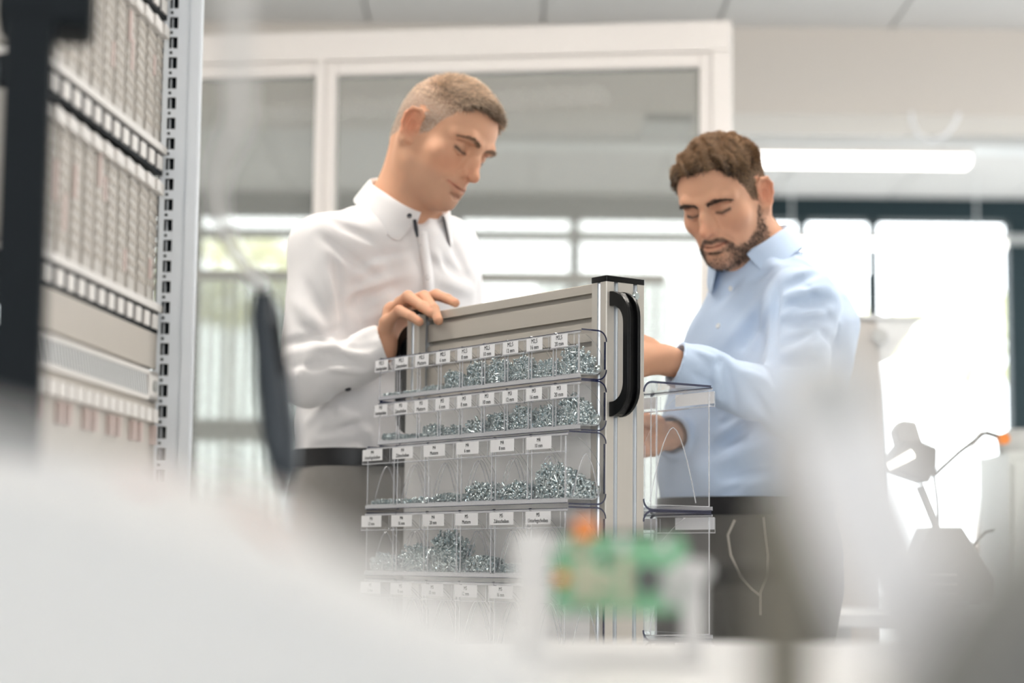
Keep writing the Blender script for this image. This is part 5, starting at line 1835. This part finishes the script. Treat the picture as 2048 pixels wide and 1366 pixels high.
    # the guide rails between two rows: cream lip, black rail with white windows
for i, zb_ in enumerate([tops[1], tops[2], tops[3]]):
    rbox('guide_lip', (D0 - .004, -.12, zb_ + .016), (D1, .004, zb_ + .026), M_PALE)
    rbox('guide_rail', (D0 - .004, -.12, zb_ - .014), (D1, -.002, zb_ + .016), M_BLACKP)
    nw = 13
    wm = MB().box((0, -.004, zb_ - .009), (.026, .001, zb_ + .011)).xf(RK).mesh('rail_window', M_PALE)
    for k in range(nw):
        p = sd_ * (D0 + .006 + k * (D1 - D0 - .01) / nw)
        link('rail_window', wm, rack, (p[0], p[1], 0))
rbox('blank_panel', (D0, -.03, zr(745) + .003), (D1, -.002, tops[3] - .015), M_PANEL)
# perforated fan panel: a frame with slanted bars, deep dark slots between
zp0, zp1 = zr(806), zr(748)
rbox('fan_recess', (D0, -.06, zp0), (D1, -.02, zp1), M_BLACKP)
rbox('fan_panel_edge', (D0, -.02, zp1 - .006), (D1, .002, zp1), M_PALE)
rbox('fan_panel_edge', (D0, -.02, zp0), (D1, .002, zp0 + .006), M_PALE)
rbox('fan_panel_end', (D0, -.02, zp0), (D0 + .045, .002, zp1), M_PALE)
nb_ = 44
for k in range(nb_):
    s0 = D0 + .045 + k * (D1 - D0 - .05) / nb_
    v = [(s0, zp0 + .005), (s0 + .0058, zp0 + .005), (s0 + .0058 + .014, zp1 - .005), (s0 + .014, zp1 - .005)]
    MB().prism(v, 1, -.0012, .0008).xf(RK).build('slat', M_PALE if k % 1 else M_LIGHT_ALU, rack)
MB().lathe([(.0001, 0), (.008, 0), (.008, .004), (.0001, .004)], 14, (0, 0, 0), axis=1).xf(Matrix.Translation((D0 + .02, .002, (zp0 + zp1) / 2))).xf(RK).build('knob', M_GREY, rack)
rbox('lower_card_frame', (-.012, -.15, zp0 - .40), (D1, -.004, zp0), M_PANEL)
lm = MB().box((0, -.004, zp0 - .030), (.026, .006, zp0 - .012)).xf(RK).mesh('label_strip', M_PALE)
rm = MB().box((0, -.004, zp0 - .06), (.010, .004, zp0 - .034)).xf(RK).mesh('red_marking', M_RED)
for k in range(16):
    p = sd_ * (D0 + .006 + k * .035)
    link('label_strip', lm, rack, (p[0], p[1], 0))
    if k % 3 != 1: link('red_marking', rm, rack, (p[0], p[1], 0))
clip = MB().prism(rect_round(-.006, -.010, .006, .010, .004), 0, 0, .006).xf(Matrix.Translation((.006, .006, 0))).mesh('clip', M_BLACKP)
for y in (130, 300, 432, 605, 684, 740):
    link('clip', clip, rack, (-.012, 0, zr(y, 318)))
# black door post of the next cabinet, close to the camera
dp = at(50, 400, 1.62)
post = empty('black_cabinet_post', (dp[0], dp[1], 0), R(12), 'black steel cabinet post close to the camera beside the rack', 'cabinet')
MB().box((-.022, -.03, .0), (.020, .03, 1.30)).build('post', M_BLACKP, post, bevel=.004)
MB().box((-.03, -.03, 1.285), (.052, .04, 1.40)).build('corner_block', M_BLACKP, post, bevel=.008)
MB().box((-.012, .02, .02), (.05, .026, .06)).build('foot', M_BLACKP, post)
MB().box((-.6, .00, .05), (-.03, .02, 1.26)).build('door_panel', mat('blue_grey_door', (.16, .20, .23), .4), post)

# ------------------------------------------------------------------ hanging electric screwdriver
M_NAVY = mat('dark_navy_grip', (.016, .024, .034), .45, var=.1)
sc_top, sc_bot = at(524, 575, 1.75), at(573, 985, 1.72)
ax_ = np.array(sc_bot) - np.array(sc_top); Ls = np.linalg.norm(ax_)
q = Vector(-ax_).normalized().to_track_quat('Z', 'Y').to_matrix().to_4x4(); q.translation = Vector(sc_bot)
tool = empty('electric_screwdriver', tuple(sc_bot), 0, 'dark navy electric screwdriver hanging on a white hose', 'power tool')
iT = Matrix.Translation(-Vector(sc_bot)) @ q
MB().lathe([(.0001, .0), (.006, .0), (.008, .010), (.012, .016), (.0165, .05), (.0165, .10), (.0145, .13), (.0145, Ls * .86), (.011, Ls * .93), (.006, Ls), (.0001, Ls)], 24).xf(iT).build('body', M_NAVY, tool, smooth=40)
MB().tube([(0, 0, 0), (0, 0, -.03)], .003, 8).xf(iT).build('bit', M_STEEL, tool, smooth=60)
MB().box((-.004, .014, .10), (.004, .019, .15)).xf(iT).build('lever', M_BLACK, tool, bevel=.001)
t0 = np.array(sc_top) - np.array(sc_bot)
t1 = np.array(at(478, 250, 1.10)) - np.array(sc_bot)
t2 = np.array(at(470, -160, .98)) - np.array(sc_bot)
t3 = np.array([t2[0], t2[1], 2.55 - sc_bot[2]])
hose = []
for k in range(25):
    u = k / 24
    hose.append(t0 * (1 - u) ** 2 + (t0 + np.array([-.02, -.30, .02])) * 2 * u * (1 - u) + t1 * u * u)
hose += [t1 + (t2 - t1) * u for u in (.25, .5, .75, 1)] + [t3]
MB().tube(hose, .0055, 10).build('hose', M_WHITE, tool, smooth=80)
MB().box((t3[0] - .03, t3[1] - .02, t3[2]), (t3[0] + .03, t3[1] + .02, ZC - sc_bot[2])).build('ceiling_hanger', M_LIGHT_ALU, tool)

# ------------------------------------------------------------------ the white workbench and what stands on it
ZT_ = .775
wb = empty('workbench', (0, 1.15, 0), 0, 'white workbench in front of the trolley', 'table')
MB().box((-.345, -.95, ZT_ - .03), (1.25, .88, ZT_)).build('table_top', M_WHITE, wb, bevel=.004)
for sx in (-.29, 1.17):
    for sy in (-.87, .80):
        MB().box((sx - .025, sy - .025, 0), (sx + .025, sy + .025, ZT_ - .03)).build('leg', M_LIGHT_ALU, wb)

# circuit board in its holder
pb = at(1232, 1150, 1.52)
PS = .845
pcb = empty('circuit_board', (pb[0], pb[1], ZT_), R(-6), 'green circuit board standing upright in a white holder on the bench', 'circuit board')
M_HOLD = mat('pale_grey_holder', (.55, .55, .55), .5)
M_PCB = mat('green_solder_mask', (.13, .36, .19), .35, var=.25, scale=70)
M_CHIP = mat('dark_chip', (.05, .055, .05), .4)
M_TAN = mat('tan_component', (.42, .40, .30), .5)
M_ORANGE = mat('orange_capacitor', (.72, .23, .045), .4)
zb0 = (at(1232, 1226, 1.52)[2] - ZT_) / PS
zb1 = (at(1232, 1074, 1.52)[2] - ZT_) / PS
pcb.scale = (PS, PS, PS)
bw = .063
MB().prism(rect_round(-bw + .006, zb0, bw, zb1, .008), 1, -.0008, .0008).build('board', M_PCB, pcb)
rng = random.Random(12)
for (x0, z0, x1, z1, h, m_) in ((.018, .28, .040, .62, .003, M_CHIP), (.004, .1, .013, .75, .006, M_TAN), (-.035, .15, -.022, .72, .005, M_TAN), (-.018, .3, -.004, .55, .004, M_TAN), (-.012, .66, -.004, .78, .003, M_CHIP), (.042, .1, .058, .6, .002, M_GREY), (-.04, .78, -.028, .92, .004, M_TAN), (-.016, .1, -.006, .22, .004, M_TAN)):
    hz = zb1 - zb0
    MB().box((x0, -.0008 - h, zb0 + z0 * hz), (x1, -.0008, zb0 + z1 * hz)).build('chip', m_, pcb, bevel=.0006)
for k in range(46):
    x, z = rng.uniform(-.05, .056), zb0 + rng.uniform(.06, .94) * (zb1 - zb0)
    w_, h_ = rng.choice(((.003, .0016), (.0016, .003), (.004, .0022)))
    MB().box((x - w_ / 2, -.0026, z - h_ / 2), (x + w_ / 2, -.0008, z + h_ / 2)).build('resistor', rng.choice((M_CHIP, M_TAN, M_PALE)), pcb)
MB().lathe([(.0001, 0), (.0095, 0), (.0095, .016), (.0085, .018), (.0001, .018)], 18, (-.028, -.002, zb1 - .002)).build('capacitor', M_ORANGE, pcb, smooth=40)
MB().lathe([(.0001, 0), (.006, 0), (.006, .009), (.0001, .009)], 16, (-.048, -.011, zb0 + (zb1 - zb0) * .45), axis=1).build('capacitor', M_ORANGE, pcb, smooth=40)
for px in (-.052, .006, .043):
    MB().lathe([(.0001, 0), (.0055, 0), (.0055, .002), (.0025, .003), (.0001, .003)], 16, (px, -.0035, zb1 - .0065), axis=1).build('screw', M_HOLD, pcb, smooth=40)
MB().tube([(-.07 + .14 * t, .006, zb1 + .004 - .030 * max(0, (t - .62) / .38) ** 2 + .004 * math.sin(t * 9)) for t in np.linspace(0.05, 1, 20)], .0035, 8).build('wire', M_BLACK, pcb, smooth=80)
MB().box((-.092, -.012, 0), (-.060, .012, zb1 + .004)).box((-.088, -.022, .02), (-.066, .022, .048)).build('holder', M_HOLD, pcb, bevel=.002)
MB().box((.060, -.012, 0), (.078, .012, zb1 - .035)).build('holder', M_HOLD, pcb, bevel=.002)
MB().box((-.092, -.03, 0), (.078, .03, .010)).build('holder_base', M_HOLD, pcb, bevel=.002)
for x, z in ((.064, zb0 + .040), (.076, zb0 + .038)):
    MB().lathe([(.0001, 0), (.009, 0), (.0095, .004), (.0075, .012), (.0001, .013)], 18, (x, -.024, z), axis=1).build('clamp_knob', M_HOLD, pcb, smooth=40)
MB().tube([(.080, 0, zb0 + .034), (.150, .005, zb0 + .035)], .0068, 14).build('clamp_rod', M_BLACK, pcb, smooth=60)

# white sloping instrument cover close to the lens
cv = empty('instrument_cover', (-.16, .50, ZT_), 0, 'large white sloping instrument cover very close to the camera', 'cover')
prof = [(-.182, 0), (.175, 0), (.172, .055), (.140, .066), (.105, .082), (.06, .098), (.0, .112), (-.08, .123), (-.182, .128)]
MB().prism(prof, 1, -.07, .10).build('cover_shell', M_WHITE, cv, bevel=.006, seg=3)
MB().box((-.15, -.072, .03), (-.05, -.069, .06)).build('vent_panel', M_LIGHT_ALU, cv, bevel=.001)

# spools of wire beyond it
def spool(px, py, Y, r, w, col, label, rz):
    p = at(px, py, Y)
    s = empty('wire_spool', (p[0], p[1], ZT_), rz, label, 'wire spool', 'wire spools on the workbench')
    m_ = mat('wire_' + label.split()[0], col, .5, var=.12, scale=160, stretch=(1, 1, 4))
    MB().lathe([(r * .96, -w / 2), (r, -w / 2 + .001), (r, -w / 2 + .003), (r * .3, -w / 2 + .003), (r * .3, w / 2 - .003), (r, w / 2 - .003), (r, w / 2 - .001), (r * .96, w / 2)], 32, (0, 0, r), axis=0).build('flanges', M_PALE, s, smooth=30)
    pr = []
    n = 9
    for k in range(n * 4 + 1):
        x = -w / 2 + .0045 + (w - .009) * k / (n * 4)
        pr.append((r * .84 + .0016 * math.sin(k * math.pi / 2), x))
    MB().lathe([(r * .31, pr[0][1])] + pr + [(r * .31, pr[-1][1])], 28, (0, 0, r), axis=0).build('winding', m_, s, smooth=60)


spool(395, 930, .80, .054, .045, (.50, .22, .10), 'brown wire spool beyond the white cover, nearest the strip curtain', R(70))
spool(205, 880, .92, .062, .05, (.56, .30, .28), 'rose wire spool standing between the blue and brown spools', R(60))
spool(5, 930, .70, .058, .05, (.16, .26, .46), 'blue wire spool at the foot of the black cabinet post', R(80))

# white lamp arm, a dark bottle added for its shade, a grey instrument at the other end of the bench
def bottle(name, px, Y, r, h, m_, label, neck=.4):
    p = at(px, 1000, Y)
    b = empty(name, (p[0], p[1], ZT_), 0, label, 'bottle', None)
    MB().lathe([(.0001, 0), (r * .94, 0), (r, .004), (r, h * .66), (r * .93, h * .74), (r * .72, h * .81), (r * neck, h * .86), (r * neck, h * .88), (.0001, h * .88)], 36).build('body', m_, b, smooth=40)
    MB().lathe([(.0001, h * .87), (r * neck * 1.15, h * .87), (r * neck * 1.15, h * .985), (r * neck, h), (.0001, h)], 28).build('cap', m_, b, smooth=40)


tp, bt = at(1640, 765, .60), at(1805, 1180, .59)
dr_ = (bt - tp) / abs(bt[2] - tp[2])
ft = tp + dr_ * (tp[2] - ZT_ - .012)
arm = empty('bench_lamp_arm', (ft[0], ft[1], ZT_), 0, 'thick white lamp arm leaning up from the bench close to the camera', 'lamp')
A_ = tp - np.array([ft[0], ft[1], ZT_]); Bt = ft - np.array([ft[0], ft[1], ZT_])
n_ = 24
MB().tube([Bt + (A_ - Bt) * t for t in np.linspace(0, 1, n_)] + [A_ + (A_ - Bt) / np.linalg.norm(A_ - Bt) * q for q in (.004, .008, .011, .0125)], [.0178 + .001 * t for t in np.linspace(0, 1, n_)] + [.0178, .0150, .0098, .003], 28).build('arm', M_PAPER, arm, smooth=60)
MB().lathe([(.0001, 0), (.045, 0), (.045, .010), (.030, .016), (.0001, .016)], 32).build('base', M_PAPER, arm, smooth=40)
MB().lathe([(.0001, -.021), (.011, -.021), (.011, .021), (.0001, .021)], 20, tuple(A_ - np.array([0, 0, .004])), axis=1).build('pivot', M_GREY, arm, smooth=40)
bottle('shade_edge_bottle', 1568, .78, .0115, .128, mat('taupe_shade_plastic', (.15, .14, .11), .5), 'slim taupe bottle added as the shaded edge of the white lamp arm', .7)  # added dark upright, gives the white arm its shaded side
gi = empty('grey_instrument', (.158, .44, ZT_), R(-4), 'blurred grey wedge shaped instrument at the corner of the bench', 'instrument')
MB().prism([(-.082, 0), (.18, 0), (.18, .112), (.01, .108), (-.03, .096), (-.055, .070), (-.075, .036)], 1, -.05, .05).build('housing', mat('warm_grey_housing', (.13, .13, .122), .5), gi, bevel=.004)
MB().box((.02, -.052, .02), (.09, -.049, .05)).build('display', M_CHIP, gi)

# ------------------------------------------------------------------ work place by the window
DY = 4.75
desk = empty('window_desk', (at(1960, 1100, DY)[0], DY, 0), 0, 'grey desk by the window behind the bearded man', 'desk')
MB().box((-.42, -.35, .72), (.45, .45, .75)).build('desk_top', M_LIGHT_ALU, desk, bevel=.003)
for sx in (-.38, .41):
    for sy in (-.3, .4): MB().box((sx - .02, sy - .02, 0), (sx + .02, sy + .02, .72)).build('leg', M_GREY, desk)
M_LAMPG = mat('warm_grey_lamp', (.20, .195, .185), .45)
M_DULL = mat('grey_device_plastic', (.36, .355, .34), .5)
lp = lambda x, y, Y=DY: at(x, y, Y)
base = lp(1872, 1100)
lamp = empty('desk_lamp', (base[0], base[1], .75), 0, 'grey desk lamp with a lit tube by the window', 'lamp')
B0 = np.array([base[0], base[1], .75])
L_ = lambda x, y, dY=0: lp(x, y, DY + dY) - B0
MB().lathe([(.0001, 0), (.07, 0), (.07, .012), (.02, .022), (.0001, .022)], 28).build('base', M_LAMPG, lamp, smooth=40)
MB().tube([(0, 0, .02), L_(1868, 1050), L_(1836, 972)], .010, 10).build('stem', M_DULL, lamp, smooth=60)
MB().tube([L_(1866, 952), L_(1918, 905), L_(1970, 865)], .007, 8).tube([L_(1866, 952), L_(1872, 1000), L_(1874, 1052)], .004, 8).build('arm', M_LAMPG, lamp, smooth=60)
MB().tube([L_(1970, 865), L_(2006, 876)], .008, 8).build('arm_tip', M_LAMPG, lamp, smooth=60)
MB().lathe([(.0001, -.014), (.014, -.014), (.014, .014), (.0001, .014)], 16, L_(2006, 878), axis=1).build('joint', M_ORANGE, lamp, smooth=40)
sh = [L_(1768, 942), L_(1800, 954), L_(1846, 970), L_(1862, 938), L_(1864, 898), L_(1828, 884), L_(1796, 884), L_(1774, 912)]
poly = [(p[0], p[2]) for p in sh]
MB().prism(poly, 1, -.06, .06).build('shade', M_LAMPG, lamp, bevel=.006)
MB().tube([L_(1772, 936, -.062), L_(1824, 908, -.062)], .0085, 12).build('tube', mat('lit_lamp_tube', (.9, .9, .85), .5, emit=(1, .95, .85), emit_s=5), lamp, smooth=60)
MB().prism([(p[0], p[2]) for p in (L_(1790, 893), L_(1838, 893), L_(1824, 845), L_(1796, 842), L_(1782, 862))], 1, -.04, .04).build('ballast', M_DULL, lamp, bevel=.006)
dv = lp(1900, 1100, DY - .12)
dev = empty('sloping_device', (dv[0], dv[1], .75), 0, 'grey device with sloping sides on the desk under the lamp', 'device')
D_ = lambda x, y: lp(x, y, DY - .12) - np.array([dv[0], dv[1], .75])
q = [D_(1842, 1056), D_(1908, 1056), D_(1975, 1160), D_(1975, 1206), D_(1800, 1206), D_(1812, 1130)]
MB().prism([(p[0], max(p[2], 0)) for p in q], 1, -.08, .08).build('housing', M_DULL, dev, bevel=.004)
for k in range(3): MB().box((D_(1820, 0)[0], -.086, .035 + .022 * k), (D_(1880, 0)[0], -.079, .041 + .022 * k)).build('button_row', M_PALE, dev)
MB().tube([D_(1938, 1104), D_(1956, 1082), D_(1972, 1066), D_(1990, 1062)], .0035, 6).build('cable', M_LAMPG, dev, smooth=60)
cbn = at(2040, 1000, 5.3)
cab = empty('grey_cabinet', (cbn[0] + .12, 5.3, 0), 0, 'tall light grey cabinet at the end of the window desk', 'cabinet')
zc_ = at(2030, 905, 5.3)[2]
MB().box((-.16, -.05, 0), (.25, .3, zc_)).build('carcass', mat('pale_grey_cabinet', (.56, .58, .56), .5), cab, bevel=.003)
MB().box((-.15, -.066, .03), (.24, -.051, zc_ - .03)).build('door', mat('pale_grey_door', (.58, .60, .58), .5), cab, bevel=.002)
gl = at(2032, 878, 5.3)
fl = empty('clear_flask', (gl[0] + .02, 5.33, zc_), 0, 'rounded clear plastic cover on top of the grey cabinet', 'cover')
MB().lathe([(.0001, .0), (.062, 0), (.064, .03), (.05, .055), (.03, .064), (.0001, .066)], 24).build('dome', M_GREY, fl, smooth=50)
# beige equipment housing with a sloping wing and a dark mast
HY = 5.6
h0 = at(1700, 900, HY)
hsg = empty('equipment_housing', (h0[0], HY, 0), 0, 'beige equipment housing with a sloping grey wing behind the bearded man', 'machine')
H_ = lambda x, y: at(x, y, HY) - np.array([h0[0], HY, 0])
zt = H_(1720, 640)[2]
MB().box((H_(1660, 0)[0], 0, 0), (H_(1752, 0)[0], .3, zt)).build('column', mat('beige_column', (.50, .46, .42), .5), hsg, bevel=.004)
for k in range(5):
    x = H_(1672 + k * 16, 0)[0]
    MB().box((x, -.006, .1), (x + .008, .001, zt - .05)).build('rib', M_PANEL, hsg)
MB().prism([(H_(1745, 0)[0], zt), (H_(1838, 640)[0], zt), (H_(1778, 722)[0], H_(1778, 722)[2]), (H_(1758, 730)[0], H_(1758, 730)[2])], 1, -.01, .02).build('wing', M_LIGHT_ALU, hsg)
MB().box((H_(1660, 0)[0], -.02, zt), (H_(1838, 0)[0], .3, zt + .012)).build('top_plate', M_LIGHT_ALU, hsg, bevel=.002)
MB().box((H_(1740, 0)[0], .05, zt + .012), (H_(1755, 0)[0], .08, H_(0, 527)[2])).build('mast', M_DARK_FRAME, hsg)
MB().lathe([(.0001, 0), (.022, 0), (.022, .02), (.0001, .02)], 16, (H_(1748, 0)[0], -.03, zt - .05), axis=1).build('knob', M_GREY, hsg, smooth=40)
# swivel chair far behind the bearded man
ch = at(1680, 1100, 6.3)
chr_ = empty('office_chair', (ch[0], 6.3, 0), R(-30), 'dark green office chair far behind the bearded man', 'chair')
M_CHAIR = mat('dark_green_fabric', (.06, .09, .085), .9, bump=.3, bscale=400)
MB().box((-.04, .16, .60), (.04, .20, 1.0)).build('backrest', M_CHAIR, chr_, bevel=.02)
MB().box((-.22, -.22, .42), (.22, .22, .50)).build('seat', M_CHAIR, chr_, bevel=.02)
MB().box((-.02, .19, .44), (.02, .22, .70)).build('back_post', M_BLACK, chr_)
MB().tube([(0, 0, .08), (0, 0, .42)], .025, 12).build('column', M_BLACK, chr_, smooth=60)
for k in range(5):
    a = 2 * math.pi * k / 5
    MB().tube([(0, 0, .09), (.27 * math.cos(a), .27 * math.sin(a), .06)], [.022, .014], 8).build('leg', M_BLACK, chr_, smooth=60)
    MB().lathe([(.0001, -.01), (.03, -.01), (.03, .01), (.0001, .01)], 14, (.27 * math.cos(a), .27 * math.sin(a), .03), axis=0).build('wheel', M_BLACK, chr_, smooth=40)
